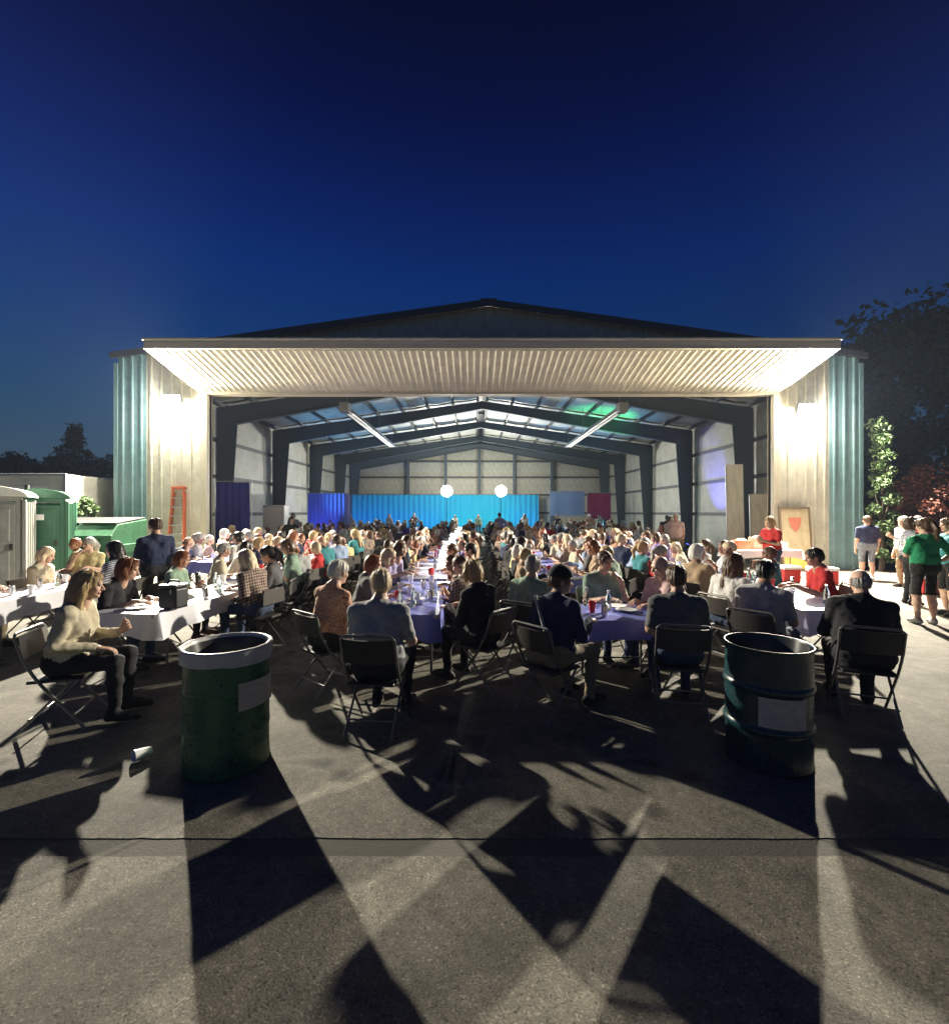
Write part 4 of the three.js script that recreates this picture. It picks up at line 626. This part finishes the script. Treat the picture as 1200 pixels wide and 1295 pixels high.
for (let row = 0; row < 10; row++) {
  const out = row < 3, zc = out ? -9.05 - row * 2.58 : -17.4 - (row - 3) * 2.62;
  columns.forEach((cx, ci) => {
    if (out && (ci === 0 || ci > 5)) return; if (row < 1 && ci === 1) return; if (!out && row < 5 && ci > 6) return; if (row > 8 && (ci === 0 || ci === 7)) return;
    const x = cx + rr(-0.06, 0.06), cw = rnd() < 0.55 ? 'clothBlue' : rnd() < 0.5 ? 'clothLav' : 'clothWhite', word = { clothBlue: 'violet blue cloth', clothLav: 'lavender cloth', clothWhite: 'bright white cloth' }[cw];
    tableSet(x, zc, rr(-0.02, 0.02), M[cw], word, out ? 'on a crowded table of the apron rows' : 'on a crowded table inside the hangar', 0);
    const where = out ? 'at an apron table' : 'at a hangar table';
    const seats = out ? [-0.93, -0.31, 0.31, 0.93] : [-0.6, 0.6], prob = out ? 0.92 : row < 6 ? 0.88 : 0.5;
    for (const s of [-1, 1]) for (const dz of seats) {
      if (rnd() > prob) continue; const px = x + s * (0.66 + rr(0, 0.08)), pz = zc + dz + rr(-0.06, 0.06), turn = s * (-0.5 * PI) + (rnd() < 0.7 ? -s * rr(0.1, 0.75) : s * rr(0, 0.3));
      crowdPerson(px, pz, turn, where, false);
      solo('folding_chair', chairFarGeo, M.chair, out ? chairLabels.out : chairLabels.in, 'chair', [px, 0.004 * (out ? 0 : 1), pz], turn, 'folding chairs of the crowd');
    }
    if (row < 4) for (let q = 0; q < 5; q++) onTable(pick(['cup', 'bottle', 'can', 'plate', 'cup', 'redcup']), x + rr(-0.25, 0.25), zc + rr(-1.0, 1.0), out ? 'a crowded table of the apron rows' : 'a crowded table inside the hangar', 0.7595);
  });
}
for (const [x, z, s] of [[-3.67, -6.45, 1], [-3.67, -7.2, 1], [-3.67, -6.9, -1], [-0.77, -6.05, -1], [-0.77, -6.85, -1], [-0.77, -6.1, 1], [-0.77, -6.95, 1], [4.05, -7.05, -1], [4.05, -7.5, 1], [-6.15, -6.3, -1], [-6.15, -7.3, 1], [-6.15, -7.4, -1], [1.55, -7.4, 1], [1.4, -7.5, -1]]) {
  const px = x + s * (0.68 + rr(0, 0.08)), turn = -s * (0.5 * PI) - s * rr(-0.2, 0.7); crowdPerson(px, z, turn, 'at a front row table', false); solo('folding_chair', chairFarGeo, M.chair, 'metal folding chair under a person seated along a front row table', 'chair', [px, 0, z], turn, 'folding chairs of the crowd');
}
for (const [x, z, t] of [[-6.4, -16.6, 0.7], [-8.4, -22, 0.3], [6.9, -16.3, -0.6], [7.6, -18.5, 0.4], [8.3, -20.5, 2.4], [-7.9, -30.2, 0.2], [0.3, -36.4, 0.2], [3.8, -36.0, 2.8], [6.2, -35.5, 3], [-4.6, -36.2, 3], [8.8, -33.5, 2.6], [-1.5, -36.5, 0.4], [1.3, -24.8, 3], [-6.4, -35.6, 2.7], [7.4, -30.6, 3]]) crowdPerson(x, z, t, 'inside the hangar', true);
for (const [x, z, t] of [[-7.6, -9.3, 0.4], [-8.2, -9.8, -0.8]]) { const pose = t; crowdPerson(x, z, t, 'near the green dumpster', false); chair([x, 0, z], t, 'folding chair standing near the green dumpster', 'folding chairs near the dumpster'); }
// ------------------------------------------------------------------ beside the hangar
function toilet(x, z, turn, m, label) {
  const t = thing('portable_toilet', label, 'toilet', [x, 0, z], turn, 'portable toilets'), W = 1.1, H = 2.1;
  part('base', rbox(W + 0.06, 0.12, W + 0.06, 0, 0.06, 0, 0.02), M.plasticBlack, t);
  const wall = s => { const g = ribPanel(W - 0.08, H - 0.14, 0.2); return g.translate(-(W - 0.08) / 2, 0.12, W / 2 - 0.02).rotateY(s * PI / 2); };
  for (const s of [1, 2, 3]) part('side_panel', wall(s), m, t);
  for (const [a, b] of [[-1, -1], [-1, 1], [1, -1], [1, 1]]) part('corner_post', rbox(0.08, H - 0.1, 0.08, a * (W / 2 - 0.02), 0.12 + (H - 0.1) / 2, b * (W / 2 - 0.02), 0.02), m, t);
  const d = part('door', rbox(0.78, 1.88, 0.04, 0, 1.08, W / 2 - 0.01, 0.012), m, t);
  part('door_panel', rbox(0.6, 0.72, 0.03, 0, 1.56, W / 2 + 0.012, 0.02), m, d); part('door_panel', rbox(0.6, 0.72, 0.03, 0, 0.62, W / 2 + 0.012, 0.02), m, d);
  part('handle', rbox(0.05, 0.14, 0.05, 0.33, 1.08, W / 2 + 0.03, 0.01), M.plasticBlack, d); part('sign_plate', rbox(0.2, 0.14, 0.006, 0, 1.72, W / 2 + 0.032, 0.002), M.cupWhite, d);
  part('door_frame', merge([box(0.1, 1.98, 0.06, -0.45, 1.12, W / 2 - 0.03), box(0.1, 1.98, 0.06, 0.45, 1.12, W / 2 - 0.03), box(1.0, 0.1, 0.06, 0, 2.14, W / 2 - 0.03)]), m, t);
  const r = new THREE.Shape(); r.moveTo(-W / 2 - 0.04, 0); r.quadraticCurveTo(-W / 2, 0.16, 0, 0.22); r.quadraticCurveTo(W / 2, 0.16, W / 2 + 0.04, 0); part('roof', new THREE.ExtrudeGeometry(r, { depth: W + 0.08, bevelEnabled: true, bevelSize: 0.015, bevelThickness: 0.02, bevelSegments: 2 }).translate(0, H + 0.1, -W / 2 - 0.04), m === M.pottyGreen ? m : M.pottyRoof, t);
  part('vent_pipe', bar([-0.42, 1.9, -0.42], [-0.42, 2.55, -0.42], 0.05), M.plasticBlack, t);
}
toilet(-11.0, -12.15, 0.55, M.pottyGreen, 'dark green portable toilet with white sign plate on its door');
toilet(-10.75, -10.7, 0.6, M.pottyGrey, 'pale grey portable toilet with two framed door panels');
{ // dumpster
  const t = thing('dumpster', 'low green steel dumpster with black lids beside the teal wall', 'dumpster', [-10.72, 0, -13.4], 0.06);
  const s = new THREE.Shape(); s.moveTo(-0.75, 0.15); s.lineTo(0.6, 0.15); s.lineTo(0.75, 1.2); s.lineTo(0.5, 1.5); s.lineTo(-0.75, 1.62); part('body', new THREE.ExtrudeGeometry(s, { depth: 1.9, bevelEnabled: true, bevelSize: 0.01, bevelThickness: 0.01, bevelSegments: 1 }).rotateY(-PI / 2).translate(0.95, 0, 0), M.dumpster, t);
  for (const x of [-0.62, 0, 0.62]) part('rib', beam([x, 0.18, 0.64], [x, 1.18, 0.79], 0.09, 0.05), M.dumpster, t);
  part('rim', rbox(2.0, 0.08, 0.08, 0, 1.19, 0.79), M.dumpster, t);
  for (const x of [-1.04, 1.04]) part('fork_pocket', rbox(0.12, 0.22, 1.0, x, 0.85, 0, 0.01), M.dumpster, t);
  for (const x of [-0.48, 0.48]) part('lid', rbox(0.93, 0.04, 1.28, 0, 0, 0, 0.015).rotateX(0.11).translate(x, 1.61, -0.1), M.plasticBlack, t);
  for (const [x, z] of [[-0.8, 0.45], [0.8, 0.45], [-0.8, -0.55], [0.8, -0.55]]) part('caster', new THREE.CylinderGeometry(0.08, 0.08, 0.05, 14).rotateZ(PI / 2).translate(x, 0.08, z), M.plasticBlack, t);
}
{ // white box trailer behind the toilets
  const t = thing('box_trailer', 'white enclosed box trailer parked behind the portable toilets', 'trailer', [-14.85, -0.02, -15.3], 0);
  part('box', rbox(5.4, 2.4, 2.3, 0, 1.8, 0, 0.08), mat([0.72, 0.72, 0.68], { map: grime, roughness: 0.4 }), t);
  part('corner_trim', rbox(0.1, 2.36, 0.06, 2.66, 1.8, 1.16), M.galv, t); part('corner_trim', rbox(0.1, 2.36, 0.06, -2.66, 1.8, 1.16), M.galv, t); part('lower_rail', rbox(5.3, 0.14, 0.06, 0, 0.66, 1.165), M.galv, t); part('roof_rail', rbox(5.42, 0.08, 0.06, 0, 2.98, 1.165), M.galv, t);
  for (const x of [-0.5, 0.5]) { const w = part('wheel', new THREE.TorusGeometry(0.25, 0.1, 8, 20).translate(x, 0.35, 1.05), M.plasticBlack, t); part('rim', new THREE.CylinderGeometry(0.17, 0.17, 0.12, 14).rotateX(PI / 2).translate(x, 0.35, 1.06), M.galv, w); }
  part('fender', rbox(1.8, 0.08, 0.3, 0, 0.76, 1.1), M.galv, t); part('side_door', rbox(0.8, 1.8, 0.03, 1.7, 1.75, 1.16), M.cupWhite, t);
}
{ // orange stepladder folded against the wall
  const t = thing('stepladder', 'orange stepladder folded and leaning on the front wall under the flood light', 'ladder', [-9.3, 0, -14.72], 0); t.rotation.set(-0.14, 0, 0.04, 'YXZ');
  const L = 2.62; for (const s of [-1, 1]) { part('rail', beam([s * 0.28, 0.01, 0], [s * 0.17, L, 0], 0.035, 0.08), M.orange, t); part('rear_rail', beam([s * 0.27, 0.05, -0.12], [s * 0.17, L - 0.1, -0.1], 0.03, 0.04), M.orange, t); }
  for (let k = 1; k < 9; k++) { const h = k * 0.29, w = 0.56 - 0.22 * h / L; part('step', rbox(w - 0.02, 0.03, 0.09, 0, h, 0, 0.006), M.galv, t); }
  part('top_cap', rbox(0.42, 0.07, 0.2, 0, L + 0.03, -0.05), M.orange, t);
}
{ // framed board leaning on the right front wall
  const t = thing('notice_board', 'tall framed cream board with a red emblem leaning on the front wall', 'board', [10.05, 0, -14.75], 0); t.rotation.x = -0.1;
  part('panel', box(0.86, 1.9, 0.02, 0, 1.0, 0), mat([0.55, 0.46, 0.3], { map: grime, roughness: 0.8 }), t);
  part('frame', merge([box(0.06, 2.02, 0.05, -0.46, 1.01, 0), box(0.06, 2.02, 0.05, 0.46, 1.01, 0), box(0.86, 0.06, 0.05, 0, 1.99, 0), box(0.86, 0.06, 0.05, 0, 0.035, 0)]), mat([0.16, 0.11, 0.07]), t);
  const e = new THREE.Shape(); e.moveTo(-0.2, 0.2); e.lineTo(0.2, 0.2); e.quadraticCurveTo(0.2, -0.1, 0, -0.25); e.quadraticCurveTo(-0.2, -0.1, -0.2, 0.2); part('emblem', new THREE.ExtrudeGeometry(e, { depth: 0.004, bevelEnabled: false }).translate(0, 1.48, 0.011), mat([0.5, 0.16, 0.1]), t);
  part('yellow_strip', box(0.8, 0.4, 0.004, 0, 0.3, 0.013), mat([0.7, 0.5, 0.12]), t);
}
function coolerBox(x, y, z, turn, label, w = 0.62) { const t = thing('cooler_box', label, 'cooler', [x, y, z], turn, 'red cooler boxes'); part('tub', rbox(w, 0.34, 0.38, 0, 0.17, 0, 0.03), M.red, t); part('lid', rbox(w + 0.02, 0.08, 0.4, 0, 0.382, 0, 0.02), M.cupWhite, t); part('handle', tube([[-w / 2 - 0.01, 0.3, -0.1], [-w / 2 - 0.04, 0.34, -0.06], [-w / 2 - 0.04, 0.34, 0.06], [-w / 2 - 0.01, 0.3, 0.1]], 0.01, 10, 5), M.cupWhite, t); }
coolerBox(10.35, 0, -10.9, 0.2, 'red cooler box with white lid standing lowest beside the white topped person'); coolerBox(10.37, 0.423, -10.92, 0.05, 'red cooler box stacked on top of another cooler');
coolerBox(9.0, 0, -12.3, -0.3, 'red cooler box standing alone near the framed board'); coolerBox(11.15, 0, -11.2, 0.6, 'red cooler box turned askew beside the stacked coolers');
coolerBox(8.3, 0, -12.6, 0.1, 'small red cooler box next to the food table', 0.48);
{ // food table inside the right edge of the opening
  tableSet(8.35, -13.9, PI / 2, M.clothWhite, 'bright white cloth', 'on the serving table near the framed board', 0, 2.0, 0.76, 'serving table');
  for (const [x, z, m, l, h] of [[7.8, -13.9, M.orange, 'orange food crate on the serving table', 0.26], [8.35, -14.0, mat([0.75, 0.42, 0.3]), 'salmon coloured food crate on the serving table', 0.34], [8.85, -13.85, M.cupWhite, 'white food crate on the serving table', 0.2]]) { const t = thing('food_crate', l, 'crate', [x, 0.7595, z], rr(-0.2, 0.2)); part('crate_body', merge([rbox(0.4, 0.02, 0.3, 0, 0.012, 0), rbox(0.4, h, 0.02, 0, h / 2 + 0.002, 0.14), rbox(0.4, h, 0.02, 0, h / 2 + 0.002, -0.14), rbox(0.02, h, 0.26, 0.19, h / 2 + 0.002, 0), rbox(0.02, h, 0.26, -0.19, h / 2 + 0.002, 0)]), m, t); part('contents', (() => { const g = new THREE.SphereGeometry(0.14, 12, 8).scale(1.2, 0.5, 0.9).translate(0, h - 0.01, 0); const P = g.attributes.position; for (let i = 0; i < P.count; i++) { const f = 1 + 0.15 * noise(P.getX(i) * 20, P.getY(i) * 20, P.getZ(i) * 20); P.setX(i, P.getX(i) * f); P.setZ(i, P.getZ(i) * f); } g.computeVertexNormals(); return g; })(), M.cream, t); }
}
// ------------------------------------------------------------------ things inside the hangar
function drapeGeo(w, h, folds, amp) { const g = new THREE.PlaneGeometry(w, h, Math.round(folds * 6), 8); const P = g.attributes.position; for (let i = 0; i < P.count; i++) { const x = P.getX(i), y = P.getY(i) / h + 0.5; P.setZ(i, amp * (0.6 + 0.4 * (1 - y)) * Math.sin(x / w * folds * 2 * PI + 0.6 * noise(x * 2, y * 2, 1)) + amp * 0.4 * noise(x * 3, y * 2, 5)); } g.computeVertexNormals(); return g.translate(0, h / 2, 0); }
for (const k of ['navyDrape', 'skyDrape']) M[k].side = THREE.DoubleSide;
{ const t = thing('backdrop_curtain', 'long bright blue backdrop curtain hung across the back of the hangar', 'curtain', [-2.6, 0.01, -42.2]); part('curtain', drapeGeo(16.6, 3.25, 36, 0.06).translate(0, 0.1, 0), M.skyDrape, t); part('cross_bar', bar([-8.4, 3.4, 0], [8.4, 3.4, 0], 0.025), M.galv, t); for (const x of [-8.35, -4.2, 0, 4.2, 8.35]) part('upright', bar([x, 0.01, -0.12], [x, 3.45, -0.12], 0.025), M.galv, t); }
{ const t = thing('drape_stand', 'royal blue drape on a pipe frame just inside the opening', 'drape', [-9.0, 0.01, -17.7], 0.25); part('drape', drapeGeo(1.15, 2.85, 5, 0.06).translate(0, 0.1, 0), M.navyDrape, t); part('cross_bar', bar([-0.62, 2.98, 0], [0.62, 2.98, 0], 0.02), M.galv, t); for (const x of [-0.62, 0.62]) part('upright', bar([x, 0.01, -0.08], [x, 3.0, -0.08], 0.02), M.galv, t); }
{ const t = thing('curtain_booth', 'violet lit curtain booth against the side wall inside the hangar', 'booth', [-8.9, 0.01, -28.6], 0.1); part('curtain', drapeGeo(2.2, 2.9, 9, 0.06).translate(0, 0.05, 0), mat([0.2, 0.25, 0.6], { side: THREE.DoubleSide, roughness: 0.9 }), t); part('side_curtain', drapeGeo(1.6, 2.9, 7, 0.05).rotateY(PI / 2).translate(1.14, 0.05, -0.8), M.navyDrape, t); part('frame', merge([bar([-1.12, 2.98, -0.08], [1.12, 2.98, -0.08], 0.02), bar([-1.12, 0.01, -0.1], [-1.12, 2.98, -0.1], 0.02), bar([1.05, 0.01, -0.1], [1.05, 2.98, -0.1], 0.02)]), M.galv, t); }
{ const t = thing('upright_fridge', 'tall pale grey upright fridge standing inside the hangar', 'fridge', [-8.35, 0.01, -20.0], 0.1); part('cabinet', rbox(0.85, 2.1, 0.7, 0, 1.08, 0, 0.03), mat([0.5, 0.5, 0.47], { roughness: 0.4 }), t); part('door', rbox(0.82, 1.98, 0.05, 0, 1.08, 0.38, 0.02), mat([0.55, 0.55, 0.52], { roughness: 0.35 }), t); part('handle', bar([0.34, 0.9, 0.43], [0.34, 1.4, 0.43], 0.014), M.galv, t); part('top_vent', rbox(0.8, 0.1, 0.02, 0, 2.08, 0.4), M.galv, t); }
function banner(x, z, w, h, y, m, label) { const t = thing('banner', label, 'banner', [x, 0.01, z]); part('sheet', drapeGeo(w, h, 2, 0.03).translate(0, y, 0), m, t); part('cross_bar', bar([-w / 2, y + h + 0.01, 0], [w / 2, y + h + 0.01, 0], 0.02), M.galv, t); for (const s of [-1, 1]) part('upright', bar([s * w / 2, 0.01, -0.06], [s * w / 2, y + h, -0.06], 0.018), M.galv, t); }
banner(7.3, -37.4, 2.7, 1.9, 1.55, mat([0.3, 0.45, 0.8], { side: THREE.DoubleSide }), 'pale blue banner on a pipe frame at the end of the backdrop');
banner(9.6, -36.6, 1.8, 2.0, 1.3, mat([0.35, 0.05, 0.14], { side: THREE.DoubleSide }), 'maroon banner on a pipe frame beside the pale blue banner');
for (const [x, z, h, l] of [[9.55, -17.3, 3.6, 'tall white panel leaning inside the opening behind the serving table'], [10.35, -17.2, 2.5, 'shorter white panel leaning inside the opening behind the serving table']]) { const t = thing('leaning_panel', l, 'panel', [x, 0.01, z], -0.2); t.rotation.set(-0.06, -0.2, 0, 'YXZ'); part('panel_sheet', rbox(0.55, h, 0.05, 0, h / 2, 0, 0.01), M.white, t); part('edge_strip', rbox(0.05, h - 0.02, 0.07, -0.3, h / 2, 0, 0.01), M.galv, t); }

// ------------------------------------------------------------------ trees and shrubs
function tree(name, label, x, z, H, rad, trunkH, m, n, group, shape = 'round', leaf = 0.2) {
  const t = thing(name, label, name.includes('shrub') ? 'shrub' : 'tree', [x, -0.02, z], 0, group), gs = [bar([0, 0, 0], [0.05 * H * 0.1, trunkH + (H - trunkH) * 0.5, 0], 0.03 * H * 0.6, 0.008 * H, 8)], tips = [];
  const nl = 9; for (let k = 0; k < nl; k++) { const a = k * 2.4 + rr(-0.3, 0.3), h0 = trunkH + (H - trunkH) * k / nl * 0.7, env = shape === 'cone' ? 1 - (h0 / H) * 0.85 : 0.9, e = [Math.cos(a) * rad * env * 0.7, Math.min(H * 0.95, h0 + (shape === 'cone' ? 0.02 : 0.2) * H * rr(0.6, 1.2)), Math.sin(a) * rad * env * 0.7]; gs.push(bar([0, h0, 0], e, 0.012 * H * 0.6, 0.004 * H, 5)); tips.push(e); }
  part('trunk', merge(gs), M.bark, t);
  const clumps = []; const nc = 26; for (let k = 0; k < nc; k++) { const v = (k + 0.5) / nc, h = trunkH * 0.85 + (H - trunkH * 0.85) * v; let R; if (shape === 'cone') R = rad * (1 - v) * (0.75 + 0.5 * rnd()) + 0.12; else if (shape === 'column') R = rad * Math.sin(Math.min(1, v * 1.15 + 0.25) * PI * 0.86) ; else R = rad * Math.sqrt(Math.max(0.03, 1 - (2 * v - 0.9) ** 2)); const a = k * 2.399 + rr(-0.4, 0.4), d = R * Math.sqrt(rr(0.25, 1)); clumps.push([Math.cos(a) * d, h, Math.sin(a) * d, (shape === 'round' ? 0.42 : shape === 'column' ? 0.8 : 0.36) * rad * rr(0.6, 1.15)]); }
  const pos = [], idx = []; const v = V(), q = new THREE.Quaternion(), eu = new THREE.Euler();
  for (let i = 0; i < n; i++) { const c = clumps[i % nc], a = rr(0, 2 * PI), u = rr(-1, 1), s = Math.sqrt(1 - u * u), r = c[3] * Math.pow(rnd(), 0.45), cx = c[0] + Math.cos(a) * s * r, cy = c[1] + u * r * 0.8, cz = c[2] + Math.sin(a) * s * r, L = leaf * rr(0.6, 1.3); q.setFromEuler(eu.set(rr(-1.2, 1.2), rr(0, 6.3), rr(-1.2, 1.2))); const b = pos.length / 3; for (const [lx, lz, ly] of [[-0.5, 0, 0], [0, -0.28, 0.06], [0.5, 0, -0.05], [0, 0.28, 0.06]]) { v.set(lx * L, ly * L, lz * L).applyQuaternion(q); pos.push(cx + v.x, cy + v.y, cz + v.z); } idx.push(b, b + 1, b + 2, b, b + 2, b + 3); }
  const g = new THREE.BufferGeometry(); g.setAttribute('position', new THREE.Float32BufferAttribute(pos, 3)); g.setIndex(idx); g.computeVertexNormals(); part('crown', g, m, t); return t;
}
const LM = { green: leafMat(0.055, 0.1, 0.026), red: leafMat(0.16, 0.045, 0.025) };
tree('columnar_tree', 'narrow bright green columnar tree beside the hangar corner', 12.62, -14.72, 4.7, 0.32, 0.4, LM.green, 4200, null, 'column', 0.12);
tree('red_maple', 'low spreading tree with dark red leaves beyond the hangar corner', 14.3, -15.0, 3.2, 1.0, 0.7, LM.red, 4200, null, 'round', 0.14);
tree('rounded_shrub', 'yellow green rounded shrub above the green dumpster', -11.85, -14.5, 2.3, 0.42, 0.3, LM.green, 2600, null, 'round', 0.14);
const woods = 'dark trees beyond the hangar';
for (const [x, z, H, r] of [[21, -24, 11, 4.2], [27, -27, 13.5, 5.2], [24, -33, 12, 4.5], [32, -24, 12, 5]]) tree('dark_tree', 'tall dark broad tree standing beyond the red leaved tree', x, z, H, r, 2.2, LM.green, 6500, woods, 'round', 0.45);
tree('pine_tree', 'dark ragged pine rising above the tree line behind the dumpster', -50.5, -60, 12.6, 2.6, 6.5, LM.green, 2600, null, 'cone', 0.5);
for (let k = 0; k < 13; k++) tree('dark_tree', 'dark broad tree in the far row behind the white trailer', -82 + k * 4.6 + rr(-0.8, 0.8), -66 - rr(0, 6), rr(9, 11), rr(3.2, 4.2), 1.6, LM.green, 2600, 'far tree row', 'round', 0.6);
for (let k = 0; k < 6; k++) tree('dark_tree', 'dark broad tree in the far row behind the hangar on the red maple side', 26 + k * 5 + rr(-0.8, 0.8), -52 - rr(0, 6), rr(10, 13), rr(3.4, 4.4), 1.6, LM.green, 2600, 'far tree row beyond the maple', 'round', 0.6);

scene.fog = new THREE.FogExp2(0xc4d8ff, 0.00045);
scene.traverse(o => { if (o.isMesh) { o.castShadow = true; o.receiveShadow = true; } });
renderer.render(scene, camera);
